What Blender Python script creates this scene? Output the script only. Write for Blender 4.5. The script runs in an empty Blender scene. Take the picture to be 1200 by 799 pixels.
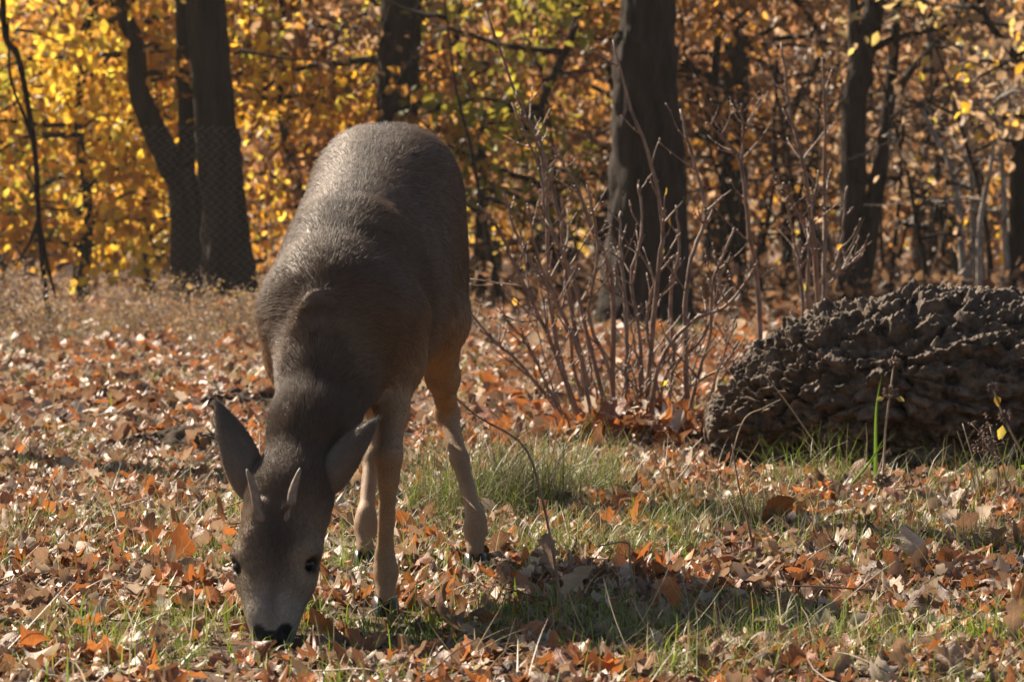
import bpy, math, random
import numpy as np
from mathutils import Vector, Matrix

rng = np.random.default_rng(7)
random.seed(7)
scene = bpy.context.scene
COL = scene.collection
R = math.radians

# ------------------------------------------------------------------ camera
FPX = 3264.0                      # focal length in photograph pixels (1200 wide)
CAM_H = 0.54
PITCH = math.atan(109.5 / FPX)
cam_data = bpy.data.cameras.new('camera')
cam_data.sensor_width = 36.0
cam_data.lens = FPX / 1200.0 * 36.0
cam_data.clip_start = 0.05
cam_data.clip_end = 2000.0
cam_data.dof.use_dof = True
cam_data.dof.focus_distance = 4.6
cam_data.dof.aperture_fstop = 13.0
cam = bpy.data.objects.new('camera', cam_data)
COL.objects.link(cam)
cam.location = (0, 0, CAM_H)
cam.rotation_euler = (math.pi / 2 - PITCH, 0, 0)
scene.camera = cam

# ------------------------------------------------------------------ world and sun
SUN_AZ, SUN_EL = R(-46), R(40)     # azimuth from the view direction, towards the left
world = bpy.data.worlds.new('World')
scene.world = world
world.use_nodes = True
wn = world.node_tree
wn.nodes.clear()
sky = wn.nodes.new('ShaderNodeTexSky')
sky.sky_type = 'NISHITA'
sky.sun_disc = False
sky.sun_elevation = SUN_EL
sky.sun_rotation = SUN_AZ
bg = wn.nodes.new('ShaderNodeBackground')
bg.inputs['Strength'].default_value = 0.045
wo = wn.nodes.new('ShaderNodeOutputWorld')
wn.links.new(sky.outputs[0], bg.inputs[0])
wn.links.new(bg.outputs[0], wo.inputs[0])
S_DIR = Vector((math.sin(SUN_AZ) * math.cos(SUN_EL), math.cos(SUN_AZ) * math.cos(SUN_EL), math.sin(SUN_EL)))
sun_data = bpy.data.lights.new('sun', 'SUN')
sun_data.energy = 4.8
sun_data.angle = R(0.5)
sun_data.color = (1.0, 0.9, 0.77)
sun = bpy.data.objects.new('sun', sun_data)
COL.objects.link(sun)
sun.rotation_euler = S_DIR.to_track_quat('Z', 'Y').to_euler()
vs = scene.view_settings
vs.view_transform = 'Standard'
vs.look = 'None'
vs.gamma = 1.0
vs.exposure = 1.52
vs.use_curve_mapping = False
vs.use_white_balance = True          # the camera is set for shade: warm shadows
vs.white_balance_temperature = 7000
vs.white_balance_tint = 10
scene.cycles.max_bounces = 8
scene.cycles.transmission_bounces = 6
scene.cycles.use_denoising = True

# ------------------------------------------------------------------ helpers
def P(u, v, Y):
    """photograph pixel at a chosen distance from the camera -> world point"""
    r, up = (u - 600.0) / FPX, (399.5 - v) / FPX
    cp, sp = math.cos(PITCH), math.sin(PITCH)
    d = np.array([r, cp + up * sp, -sp + up * cp])
    return np.array([0, 0, CAM_H]) + d * (Y / d[1])

def ground_at(u, v):
    """where that pixel's ray meets the level ground"""
    d = P(u, v, 1.0) - np.array([0, 0, CAM_H])
    return np.array([0, 0, CAM_H]) + d * (CAM_H / -d[2])

_perm = np.random.default_rng(3).permutation(256)
_rand = np.random.default_rng(4).random(256)
def vnoise(p, freq=1.0, seed=0):
    p = np.asarray(p, dtype=np.float64) * freq + seed * 17.31
    i = np.floor(p).astype(np.int64)
    f = p - i
    f = f * f * (3 - 2 * f)
    out = 0.0
    for dx in (0, 1):
        for dy in (0, 1):
            for dz in (0, 1):
                h = _perm[(_perm[(_perm[(i[..., 0] + dx) & 255] + i[..., 1] + dy) & 255] + i[..., 2] + dz) & 255]
                w = (f[..., 0] if dx else 1 - f[..., 0]) * (f[..., 1] if dy else 1 - f[..., 1]) * (f[..., 2] if dz else 1 - f[..., 2])
                out = out + w * _rand[h]
    return out
def fbm(p, freq, octaves=3, seed=0):
    a, s, t = 1.0, 0.0, 0.0
    for o in range(octaves):
        s = s + a * vnoise(p, freq, seed + o); t += a
        a *= 0.5; freq *= 2.03
    return s / t

def gz(x, y):
    x = np.asarray(x, dtype=np.float64); y = np.asarray(y, dtype=np.float64)
    p = np.stack([x, y, x * 0 + 0.5], -1)
    near = 0.030 * (vnoise(p, 1.3, 1) - 0.5) + 0.035 * (vnoise(p, 0.45, 2) - 0.5)
    level = 1 - 0.85 * np.exp(-((x + 0.2) / 0.9) ** 2 - ((y - 4.1) / 1.1) ** 2)      # nearly flat where the deer stands
    return near * level - 0.006 * (1 - level)

def nrm(a):
    a = np.asarray(a, dtype=np.float64)
    return a / np.maximum(np.linalg.norm(a, axis=-1, keepdims=True), 1e-9)

def mk(name, V, faces, mat, parent=None, smooth=True, col=None, uv=None, origin=None):
    """one mesh object; faces: list of int arrays (m,3) / (m,4); V in world coordinates, shifted to origin"""
    V = np.asarray(V, dtype=np.float32)
    if origin is not None:
        V = V - np.asarray(origin, dtype=np.float32)
    if not isinstance(faces, list):
        faces = [faces]
    faces = [np.asarray(f, dtype=np.int32) for f in faces if len(f)]
    me = bpy.data.meshes.new(name)
    me.vertices.add(len(V))
    me.vertices.foreach_set('co', V.ravel())
    loops = np.concatenate([f.ravel() for f in faces])
    totals = np.concatenate([np.full(len(f), f.shape[1], np.int32) for f in faces])
    starts = np.concatenate([[0], np.cumsum(totals)[:-1]]).astype(np.int32)
    me.loops.add(len(loops))
    me.loops.foreach_set('vertex_index', loops)
    me.polygons.add(len(totals))
    me.polygons.foreach_set('loop_start', starts)
    me.polygons.foreach_set('loop_total', totals)
    if smooth:
        me.polygons.foreach_set('use_smooth', np.ones(len(totals), dtype=bool))
    if col is not None:
        c = np.ones((len(V), 4), np.float32); c[:, :3] = col
        at = me.color_attributes.new('Col', 'FLOAT_COLOR', 'POINT')
        at.data.foreach_set('color', c.ravel())
    if uv is not None:
        ul = me.uv_layers.new(name='UVMap')
        ul.data.foreach_set('uv', np.asarray(uv, np.float32)[loops].ravel())
    me.update(calc_edges=True)
    me.validate()
    if mat is not None:
        me.materials.append(mat)
    o = bpy.data.objects.new(name, me)
    COL.objects.link(o)
    if parent is not None:
        o.parent = parent
    elif origin is not None:
        o.location = [float(q) for q in origin]
    return o

class Acc:
    """collects pieces of one mesh"""
    def __init__(self):
        self.V, self.T, self.Q, self.C, self.U, self.n = [], [], [], [], [], 0
    def add(self, V, F, col=None, uv=None):
        V = np.asarray(V, dtype=np.float64); F = np.asarray(F)
        (self.T if F.shape[1] == 3 else self.Q).append(F + self.n)
        self.V.append(V)
        if col is not None:
            self.C.append(np.broadcast_to(np.asarray(col, dtype=np.float64), (len(V), 3)))
        if uv is not None:
            self.U.append(uv)
        self.n += len(V)
    def build(self, name, mat, parent=None, smooth=True, origin=None):
        fs = []
        if self.T: fs.append(np.concatenate(self.T))
        if self.Q: fs.append(np.concatenate(self.Q))
        return mk(name, np.concatenate(self.V), fs, mat, parent, smooth,
                  np.concatenate(self.C) if self.C else None, np.concatenate(self.U) if self.U else None, origin)

def tube(acc, pts, rad, n=6, col=None, cap=True, rough=0.0):
    pts = np.asarray(pts, dtype=np.float64); m = len(pts)
    rad = np.broadcast_to(np.asarray(rad, dtype=np.float64), (m,))
    t = nrm(np.gradient(pts, axis=0))
    ref = np.array([0.31, 0.12, 0.94]) if abs(t[:, 2]).mean() < 0.7 else np.array([0.95, 0.2, 0.1])
    a = nrm(np.cross(t, ref)); b = np.cross(t, a)
    ang = np.arange(n) * 2 * np.pi / n
    rr = rad[:, None] * np.ones(n)
    if rough:
        rr = rr * (1 + rough * (rng.random((m, n)) - 0.5))
    V = pts[:, None, :] + rr[..., None] * (np.cos(ang)[None, :, None] * a[:, None, :] + np.sin(ang)[None, :, None] * b[:, None, :])
    V = V.reshape(-1, 3)
    i = np.arange(m - 1)[:, None] * n; j = np.arange(n)[None, :]; j2 = (j + 1) % n
    Q = np.stack([i + j, i + j2, i + n + j2, i + n + j], -1).reshape(-1, 4)
    base = acc.n
    acc.add(V, Q, col)
    if cap:
        last = base + (m - 1) * n
        k = np.arange(1, n - 1)
        acc.T.append(np.stack([np.full_like(k, last), last + k, last + k + 1], -1))
        acc.T.append(np.stack([np.full_like(k, base), base + k + 1, base + k], -1))

def smooth_path(pts, n):
    """Catmull-Rom through the points"""
    p = np.asarray(pts, dtype=np.float64)
    p = np.concatenate([[2 * p[0] - p[1]], p, [2 * p[-1] - p[-2]]])
    ts = np.linspace(0, len(p) - 3 - 1e-6, n)
    i = ts.astype(int); f = (ts - i)[:, None]
    a, b, c, d = p[i], p[i + 1], p[i + 2], p[i + 3]
    return 0.5 * (2 * b + (c - a) * f + (2 * a - 5 * b + 4 * c - d) * f ** 2 + (3 * b - a - 3 * c + d) * f ** 3)

def frames(y, up):
    """rotation matrices (n,3,3) whose columns are x, y, z with y along the given direction"""
    y = nrm(y); x = nrm(np.cross(y, up)); z = np.cross(x, y)
    return np.stack([x, y, z], -1)

def scatter(acc, TV, TF, pos, rot, scale, col=None, uv=None):
    """copies of a small template joined into one mesh"""
    n, k = len(pos), len(TV)
    sc = np.asarray(scale, dtype=np.float64)
    if sc.ndim == 1: sc = sc[:, None]
    V = np.einsum('nij,nkj->nki', rot, TV[None] * sc[:, None, :]) + pos[:, None, :]
    F = (np.arange(n)[:, None, None] * k + TF[None]).reshape(-1, TF.shape[1])
    c = None if col is None else np.repeat(col, k, axis=0)
    acc.add(V.reshape(-1, 3), F, c, None if uv is None else np.tile(uv, (n, 1)))

def tag(o, label=None, cat=None, group=None, kind=None):
    if label: o['label'] = label
    if cat: o['category'] = cat
    if group: o['group'] = group
    if kind: o['kind'] = kind
    return o

def thing(name, loc, label, cat, group=None):
    o = bpy.data.objects.new(name, None)
    COL.objects.link(o)
    o.empty_display_size = 0.05
    o.location = [float(q) for q in loc]
    return tag(o, label, cat, group)

# ------------------------------------------------------------------ materials
class NT:
    def __init__(self, name):
        self.m = bpy.data.materials.new(name); self.m.use_nodes = True
        self.t = self.m.node_tree; self.t.nodes.clear()
        self.out = self.t.nodes.new('ShaderNodeOutputMaterial')
    def n(self, typ, **kw):
        nd = self.t.nodes.new('ShaderNode' + typ)
        for k, v in kw.items():
            if hasattr(nd, k): setattr(nd, k, v)
            else: nd.inputs[k.replace('_', ' ')].default_value = v
        return nd
    def l(self, a, b): self.t.links.new(a, b)
    def noise(self, scale, detail=4, rough=0.6, vec=None, typ='Noise'):
        nd = self.n('TexNoise'); nd.inputs['Scale'].default_value = scale
        nd.inputs['Detail'].default_value = detail; nd.inputs['Roughness'].default_value = rough
        if vec is not None: self.l(vec, nd.inputs['Vector'])
        return nd
    def ramp(self, src, stops, interp='LINEAR'):
        nd = self.n('ValToRGB'); nd.color_ramp.interpolation = interp
        el = nd.color_ramp.elements
        while len(el) < len(stops): el.new(0.5)
        for e, (p, c) in zip(el, stops):
            e.position = p; e.color = (c, c, c, 1) if isinstance(c, (int, float)) else (*c, 1)
        self.l(src, nd.inputs[0]); return nd
    def mix(self, a, b, fac, mode='MIX'):
        nd = self.n('Mix'); nd.data_type = 'RGBA'; nd.blend_type = mode
        for s, k in ((fac, 0), (a, 6), (b, 7)):
            if isinstance(s, (int, float)): nd.inputs[k].default_value = s
            elif isinstance(s, tuple): nd.inputs[k].default_value = (*s, 1)
            else: self.l(s, nd.inputs[k])
        return nd.outputs[2]
    def bump(self, h, strength, dist):
        nd = self.n('Bump'); nd.inputs['Strength'].default_value = strength; nd.inputs['Distance'].default_value = dist
        self.l(h, nd.inputs['Height']); return nd.outputs[0]

def leaf_material(name, transl, rough, veins):
    T = NT(name)
    at = T.n('Attribute'); at.attribute_name = 'Col'
    oi = T.n('ObjectInfo')
    tc = T.n('TexCoord')
    nz = T.noise(45.0, 3, 0.6, tc.outputs['Object'])
    c = T.mix(at.outputs['Color'], (0.10, 0.05, 0.03), T.ramp(nz.outputs[0], [(0.52, 0.0), (0.75, 0.45)]).outputs[0])
    hs = T.n('HueSaturation')
    T.l(c, hs.inputs['Color'])
    mr = T.n('MapRange'); T.l(oi.outputs['Random'], mr.inputs[0]); mr.inputs[3].default_value = 0.75; mr.inputs[4].default_value = 1.25
    T.l(mr.outputs[0], hs.inputs['Value'])
    c = hs.outputs[0]
    pb = T.n('BsdfPrincipled'); pb.inputs['Roughness'].default_value = rough
    pb.inputs['Specular IOR Level'].default_value = 0.45
    tr = T.n('BsdfTranslucent')
    if veins:
        uv = T.n('UVMap')
        sx = T.n('SeparateXYZ'); T.l(uv.outputs[0], sx.inputs[0])
        ab = T.n('Math', operation='ABSOLUTE'); T.l(sx.outputs[0], ab.inputs[0])
        ma = T.n('Math', operation='MULTIPLY_ADD'); T.l(ab.outputs[0], ma.inputs[0]); ma.inputs[1].default_value = -0.22; T.l(sx.outputs[1], ma.inputs[2])
        mu = T.n('Math', operation='MULTIPLY'); T.l(ma.outputs[0], mu.inputs[0]); mu.inputs[1].default_value = 50.0
        sn = T.n('Math', operation='SINE'); T.l(mu.outputs[0], sn.inputs[0])
        side = T.ramp(sn.outputs[0], [(0.82, 0.0), (1.0, 1.0)]).outputs[0]
        mid = T.ramp(ab.outputs[0], [(0.03, 1.0), (0.10, 0.0)]).outputs[0]
        mx = T.n('Math', operation='MAXIMUM'); T.l(side, mx.inputs[0]); T.l(mid, mx.inputs[1])
        vf = T.n('Math', operation='MULTIPLY'); T.l(mx.outputs[0], vf.inputs[0]); vf.inputs[1].default_value = 0.3
        c = T.mix(c, (0.45, 0.30, 0.18), vf.outputs[0])
        hh = T.n('Math', operation='MULTIPLY_ADD'); T.l(mx.outputs[0], hh.inputs[0]); hh.inputs[1].default_value = -0.6; T.l(nz.outputs[0], hh.inputs[2])
        b = T.bump(hh.outputs[0], 0.5, 0.003)
        T.l(b, pb.inputs['Normal'])
    T.l(c, pb.inputs['Base Color'])
    tcol = T.mix(c, (0.95, 0.42, 0.10), 0.04)
    g = T.n('Gamma'); g.inputs[1].default_value = 1.0; T.l(tcol, g.inputs[0])
    T.l(g.outputs[0], tr.inputs[0])
    ms = T.n('MixShader'); ms.inputs[0].default_value = transl
    T.l(pb.outputs[0], ms.inputs[1]); T.l(tr.outputs[0], ms.inputs[2]); T.l(ms.outputs[0], T.out.inputs[0])
    return T.m

def grass_material(name):
    T = NT(name)
    at = T.n('Attribute'); at.attribute_name = 'Col'
    pb = T.n('BsdfPrincipled'); pb.inputs['Roughness'].default_value = 0.5
    tr = T.n('BsdfTranslucent')
    T.l(at.outputs['Color'], pb.inputs['Base Color']); T.l(at.outputs['Color'], tr.inputs[0])
    ms = T.n('MixShader'); ms.inputs[0].default_value = 0.4
    T.l(pb.outputs[0], ms.inputs[1]); T.l(tr.outputs[0], ms.inputs[2]); T.l(ms.outputs[0], T.out.inputs[0])
    return T.m

def bark_material(name, dark, light, scale=12.0, stretch=0.2, moss=None, bumpd=0.03, rough=0.9, spec=0.15):
    T = NT(name)
    tc = T.n('TexCoord')
    mp = T.n('Mapping'); mp.inputs['Scale'].default_value = (1, 1, stretch); T.l(tc.outputs['Object'], mp.inputs[0])
    n1 = T.noise(scale, 6, 0.65, mp.outputs[0])
    n2 = T.noise(scale * 5, 4, 0.6, mp.outputs[0])
    c = T.ramp(n1.outputs[0], [(0.35, dark), (0.68, light)]).outputs[0]
    if moss:
        n3 = T.noise(3.0, 4, 0.6, tc.outputs['Object'])
        c = T.mix(c, moss, T.ramp(n3.outputs[0], [(0.60, 0.0), (0.78, 0.5)]).outputs[0])
    ad = T.n('Math', operation='MULTIPLY_ADD'); T.l(n2.outputs[0], ad.inputs[0]); ad.inputs[1].default_value = 0.4; T.l(n1.outputs[0], ad.inputs[2])
    pb = T.n('BsdfPrincipled'); pb.inputs['Roughness'].default_value = rough; pb.inputs['Specular IOR Level'].default_value = spec
    T.l(c, pb.inputs['Base Color']); T.l(T.bump(ad.outputs[0], 0.9, bumpd), pb.inputs['Normal'])
    T.l(pb.outputs[0], T.out.inputs[0])
    return T.m

def simple_material(name, color, rough=0.6, spec=0.4, var=0.25, scale=60.0, metallic=0.0):
    T = NT(name)
    tc = T.n('TexCoord')
    nz = T.noise(scale, 4, 0.6, tc.outputs['Object'])
    lo = tuple(q * (1 - var) for q in color); hi = tuple(min(1, q * (1 + var)) for q in color)
    c = T.ramp(nz.outputs[0], [(0.3, lo), (0.7, hi)]).outputs[0]
    pb = T.n('BsdfPrincipled'); pb.inputs['Roughness'].default_value = rough
    pb.inputs['Specular IOR Level'].default_value = spec; pb.inputs['Metallic'].default_value = metallic
    T.l(c, pb.inputs['Base Color']); T.l(T.bump(nz.outputs[0], 0.3, 0.002), pb.inputs['Normal'])
    T.l(pb.outputs[0], T.out.inputs[0])
    return T.m

def soil_material():
    T = NT('forest_soil')
    tc = T.n('TexCoord')
    n1 = T.noise(2.2, 6, 0.65, tc.outputs['Object'])
    n2 = T.noise(60.0, 5, 0.7, tc.outputs['Object'])
    nw_ = T.noise(9.0, 3, 0.6, tc.outputs['Object'])
    wv = T.n('VectorMath', operation='MULTIPLY_ADD'); T.l(nw_.outputs['Color'], wv.inputs[0]); wv.inputs[1].default_value = (0.16, 0.16, 0.0); T.l(tc.outputs['Object'], wv.inputs[2])
    vo = T.n('TexVoronoi'); vo.inputs['Scale'].default_value = 26.0; T.l(wv.outputs[0], vo.inputs['Vector'])
    soil = T.ramp(n2.outputs[0], [(0.3, (0.035, 0.022, 0.014)), (0.7, (0.11, 0.072, 0.046))]).outputs[0]
    leafc = T.ramp(vo.outputs['Color'], [(0.0, (0.05, 0.028, 0.018)), (0.3, (0.16, 0.075, 0.035)), (0.5, (0.24, 0.155, 0.10)), (0.72, (0.09, 0.05, 0.03)), (0.84, (0.27, 0.11, 0.04)), (0.94, (0.36, 0.28, 0.20))], 'CONSTANT').outputs[0]
    sep = T.n('SeparateXYZ'); T.l(tc.outputs['Object'], sep.inputs[0])
    far = T.n('MapRange'); T.l(sep.outputs[1], far.inputs[0]); far.inputs[1].default_value = 9.0; far.inputs[2].default_value = 20.0
    far.inputs[3].default_value = 0.6; far.inputs[4].default_value = 0.85
    c = T.mix(soil, leafc, far.outputs[0])
    c = T.mix(c, (0.06, 0.07, 0.02), T.ramp(n1.outputs[0], [(0.55, 0.0), (0.75, 0.4)]).outputs[0])
    pb = T.n('BsdfPrincipled'); pb.inputs['Roughness'].default_value = 0.9; pb.inputs['Specular IOR Level'].default_value = 0.2
    T.l(c, pb.inputs['Base Color']); hb_ = T.n('Math', operation='MULTIPLY_ADD'); T.l(vo.outputs['Distance'], hb_.inputs[0]); hb_.inputs[1].default_value = 0.8; T.l(n2.outputs[0], hb_.inputs[2])
    T.l(T.bump(hb_.outputs[0], 1.0, 0.03), pb.inputs['Normal'])
    T.l(pb.outputs[0], T.out.inputs[0])
    return T.m

M_FALLEN = leaf_material('fallen_leaf', 0.32, 0.48, True)
M_LITTER = M_FALLEN
M_TREELEAF = leaf_material('tree_leaf', 0.62, 0.5, False)
M_GRASS = grass_material('grass_blades')
M_SOIL = soil_material()
M_MOUND = simple_material('mole_earth', (0.052, 0.035, 0.024), 0.95, 0.1, 0.5, 90.0)
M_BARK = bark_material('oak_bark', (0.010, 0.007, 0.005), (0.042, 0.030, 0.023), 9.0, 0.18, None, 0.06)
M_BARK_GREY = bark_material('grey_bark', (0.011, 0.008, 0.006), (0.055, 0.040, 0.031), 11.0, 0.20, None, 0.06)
M_BARK_PALE = bark_material('pale_bark', (0.10, 0.08, 0.065), (0.42, 0.37, 0.32), 14.0, 0.5)
M_LOG = bark_material('log_bark', (0.028, 0.019, 0.013), (0.175, 0.125, 0.090), 26.0, 1.0, (0.12, 0.09, 0.03), 0.008, 0.75, 0.2)
M_TWIG = bark_material('shrub_twig', (0.090, 0.050, 0.035), (0.31, 0.195, 0.135), 60.0, 0.3, None, 0.002, 0.6, 0.4)
M_STALK = simple_material('dry_stalk', (0.30, 0.22, 0.14), 0.7, 0.3, 0.4, 50.0)
M_SEED = simple_material('dry_seed_head', (0.16, 0.11, 0.085), 0.9, 0.2, 0.5, 250.0)
M_POST = simple_material('dark_painted_post', (0.035, 0.03, 0.026), 0.7, 0.3, 0.3, 30.0)
M_STEEL = simple_material('galvanised_wire', (0.30, 0.29, 0.28), 0.55, 0.5, 0.2, 30.0, 0.4)

# ------------------------------------------------------------------ ground
def axis_steps(lo, hi, step, far_lo, far_hi, g=1.16):
    a = list(np.arange(lo, hi, step))
    s, q = step, a[-1]
    while q < far_hi:
        s *= g; q += s; a.append(q)
    s, q, b = step, lo, []
    while q > far_lo:
        s *= g; q -= s; b.append(q)
    return np.array(b[::-1] + a)
gx = axis_steps(-2.6, 2.8, 0.04, -500, 500)
gy = axis_steps(3.0, 12.0, 0.04, -60, 900)
GX, GY = np.meshgrid(gx, gy)
GZ = gz(GX, GY)
GZ += 0.012 * (fbm(np.stack([GX, GY, GX * 0], -1), 14.0, 2, 5) - 0.5) * ((GY > 2) & (GY < 14))
nx, ny = len(gx), len(gy)
i, j = np.meshgrid(np.arange(nx - 1), np.arange(ny - 1))
q = (j * nx + i).ravel()
ground = mk('ground', np.stack([GX.ravel(), GY.ravel(), GZ.ravel()], -1), np.stack([q, q + 1, q + nx + 1, q + nx], -1), M_SOIL)
tag(ground, 'brown woodland soil under a carpet of fallen leaves', None, None, 'structure')

# ------------------------------------------------------------------ trees
LEAF_T = np.array([[0, 0, 0], [-0.30, 0.42, 0.07], [0.0, 0.5, -0.03], [0.30, 0.46, 0.07], [-0.2, 0.75, 0.02], [0.0, 1.0, -0.12], [0.2, 0.78, 0.03]])
LEAF_F = np.array([[0, 2, 1], [0, 3, 2], [1, 2, 4], [2, 5, 4], [2, 6, 5], [2, 3, 6]])

YEL = [(0.86, 0.58, 0.06), (0.88, 0.64, 0.09), (0.82, 0.44, 0.04), (0.72, 0.60, 0.09)]
ORA = [(0.70, 0.38, 0.07), (0.60, 0.30, 0.06), (0.48, 0.23, 0.06)]
BRO = [(0.31, 0.155, 0.075), (0.23, 0.12, 0.06), (0.36, 0.195, 0.095), (0.17, 0.09, 0.05)]
GRN = [(0.42, 0.38, 0.05), (0.30, 0.30, 0.04)]
PAL = [(0.62, 0.46, 0.14), (0.54, 0.40, 0.16), (0.46, 0.33, 0.14)]
TAN = [(0.42, 0.29, 0.18), (0.34, 0.23, 0.14)]

def wobbly(p0, d, length, n, wob, droop):
    d = nrm(np.asarray(d, dtype=np.float64)); pts = [np.asarray(p0, dtype=np.float64)]
    for k in range(n):
        d = nrm(d + wob * rng.normal(size=3) + np.array([0, 0, -droop]))
        pts.append(pts[-1] + d * length / n)
    return np.array(pts)

def grow_crown(limbs_acc, leaf_acc, trunk, n_limb, zlo, zhi, lmin, lmax, palettes, leaves_per_twig, leaf_size, twigs=9, flat=0.15, droop=0.05, az=None, spread=0.16):
    tz = trunk[:, 2]
    for k in range(n_limb):
        z = rng.uniform(zlo, zhi)
        p0 = np.array([np.interp(z, tz, trunk[:, 0]), np.interp(z, tz, trunk[:, 1]), z])
        a = rng.uniform(0, 2 * np.pi) if az is None else rng.uniform(*az)
        L = rng.uniform(lmin, lmax)
        limb = wobbly(p0, (math.cos(a), math.sin(a), rng.uniform(-0.05, 0.45) + flat), L, 9, 0.16, droop)
        tube(limbs_acc, limb, np.linspace(0.012 + 0.011 * L, 0.004, 10), 4)
        pal = palettes[rng.integers(len(palettes))]
        for t in range(twigs):
            s = rng.uniform(0.18, 1.0)
            q = limb[min(9, int(s * 9))]
            tw = wobbly(q, nrm(limb[-1] - limb[0]) * 0.6 + rng.normal(size=3) * 0.7, rng.uniform(0.3, 0.8), 4, 0.2, 0.1)
            tube(limbs_acc, tw, np.linspace(0.007, 0.002, 5), 3, cap=False)
            m = max(2, int(leaves_per_twig * rng.uniform(0.5, 1.5)))
            u = rng.uniform(0.1, 1.0, m) * 4
            ii = np.minimum(u.astype(int), 3); f = (u - ii)[:, None]
            pos = tw[ii] * (1 - f) + tw[ii + 1] * f + rng.normal(size=(m, 3)) * spread * np.array([1, 1, 0.8])
            dirs = nrm(rng.normal(size=(m, 3)) + np.array([0, 0, -0.8]))
            rot = frames(dirs, nrm(rng.normal(size=(m, 3)) + np.array([0, 0, 0.6])))
            pc = np.array(pal)[rng.integers(0, len(pal), m)] * rng.uniform(0.7, 1.25, (m, 1))
            scatter(leaf_acc, LEAF_T, LEAF_F, pos, rot, leaf_size * 1.3 * rng.uniform(0.6, 1.25, m), pc)

def make_tree(name, label, trunk_pts, radii, bark, crown=None, group=None, forks=(), n_side=10, cat='tree', extra=()):
    """trunk_pts: world points from the foot up; forks: (pts, radii) more stems of the same tree; crown: list of keyword dicts"""
    trunk_pts = np.asarray(trunk_pts, dtype=np.float64)
    base = trunk_pts[0].copy(); base[2] = gz(base[0], base[1])
    t = thing(name, base, label, cat, group)
    tp = smooth_path(trunk_pts, 24)
    rad = np.interp(np.linspace(0, 1, 24), np.linspace(0, 1, len(radii)), radii)
    rad = rad * (1 + 0.35 * np.exp(-np.linspace(0, 1, 24) * 14))
    tp[0, 2] -= 0.06
    acc = Acc()
    if cat == 'tree' and rad[0] > 0.09 and base[1] < 34:      # furrowed bark on the trunks one can make out
        m = 110; tq = smooth_path(tp, m); rq = np.interp(np.linspace(0, 1, m), np.linspace(0, 1, 24), rad); ns_ = 44
        tube(acc, tq, rq, ns_)
        V_ = acc.V[0].reshape(m, ns_, 3); ce = tq[:, None, :]
        ang = np.arange(ns_) * 2 * np.pi / ns_
        pp_ = np.stack([np.broadcast_to(np.cos(ang)[None] * rq[:, None] * 14, (m, ns_)), np.broadcast_to(np.sin(ang)[None] * rq[:, None] * 14, (m, ns_)), np.broadcast_to(tq[:, 2:3] * 2.2, (m, ns_))], -1) + base[0] * 3
        rd = 1 - np.abs(2 * fbm(pp_, 1.6, 3, 91) - 1)
        acc.V[0] = (ce + (V_ - ce) * (1 + 0.30 * (0.75 - rd) + 0.12 * (vnoise(pp_ * 0.3, 1.0, 95) - 0.5))[..., None]).reshape(-1, 3)
    else:
        tube(acc, tp, rad, n_side, rough=0.16)
    acc.build('trunk', bark, t, True, base)
    for fp, fr in forks:
        a = Acc(); s = smooth_path(fp, 18)
        tube(a, s, np.interp(np.linspace(0, 1, 18), np.linspace(0, 1, len(fr)), fr), 8, rough=0.14)
        a.build('limb', bark, t, True, base)
    if crown:
        la, fa = Acc(), Acc()
        for c in crown:
            grow_crown(la, fa, tp, **c)
        br = la.build('branches', bark, t, True, base); br['kind'] = 'stuff'
        fo = fa.build('foliage', M_TREELEAF, t, False, base); fo['kind'] = 'stuff'
    return t

def up(u, v_base, Y, pts_uv):
    """trunk line from photograph pixels at one distance, standing on the ground"""
    out = [np.array([P(u, 290, Y)[0], Y, 0.0])]
    for (a, b) in pts_uv:
        out.append(P(a, b, Y))
    return out

def top_extend(pts, z, lean=(0, 0)):
    p = pts[-1]; d = z - p[2]
    return pts + [np.array([p[0] + lean[0] * d * 0.5, p[1] + lean[1] * d * 0.5, p[2] + d * 0.5]), np.array([p[0] + lean[0] * d, p[1] + lean[1] * d, z])]

m2 = lambda px, Y: px / FPX * Y * 0.5      # radius in metres of a width in pixels

# trunks one can make out
Y = 26.0
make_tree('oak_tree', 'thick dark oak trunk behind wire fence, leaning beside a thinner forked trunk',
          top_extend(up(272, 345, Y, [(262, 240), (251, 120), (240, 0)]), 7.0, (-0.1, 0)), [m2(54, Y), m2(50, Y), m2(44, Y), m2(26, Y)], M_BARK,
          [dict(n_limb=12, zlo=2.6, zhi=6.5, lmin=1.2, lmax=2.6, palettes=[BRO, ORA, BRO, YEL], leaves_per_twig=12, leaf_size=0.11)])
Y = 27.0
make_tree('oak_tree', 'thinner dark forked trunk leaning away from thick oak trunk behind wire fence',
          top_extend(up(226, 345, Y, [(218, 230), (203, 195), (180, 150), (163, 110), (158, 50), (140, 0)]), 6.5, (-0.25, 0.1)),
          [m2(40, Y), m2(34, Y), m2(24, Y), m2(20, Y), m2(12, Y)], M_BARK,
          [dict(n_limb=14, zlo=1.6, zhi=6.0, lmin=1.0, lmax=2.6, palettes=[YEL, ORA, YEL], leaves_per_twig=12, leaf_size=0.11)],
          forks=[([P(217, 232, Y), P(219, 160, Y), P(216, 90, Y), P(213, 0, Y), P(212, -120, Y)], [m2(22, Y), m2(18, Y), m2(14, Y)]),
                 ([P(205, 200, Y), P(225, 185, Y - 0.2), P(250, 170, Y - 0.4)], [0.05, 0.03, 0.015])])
Y = 27.0
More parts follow.
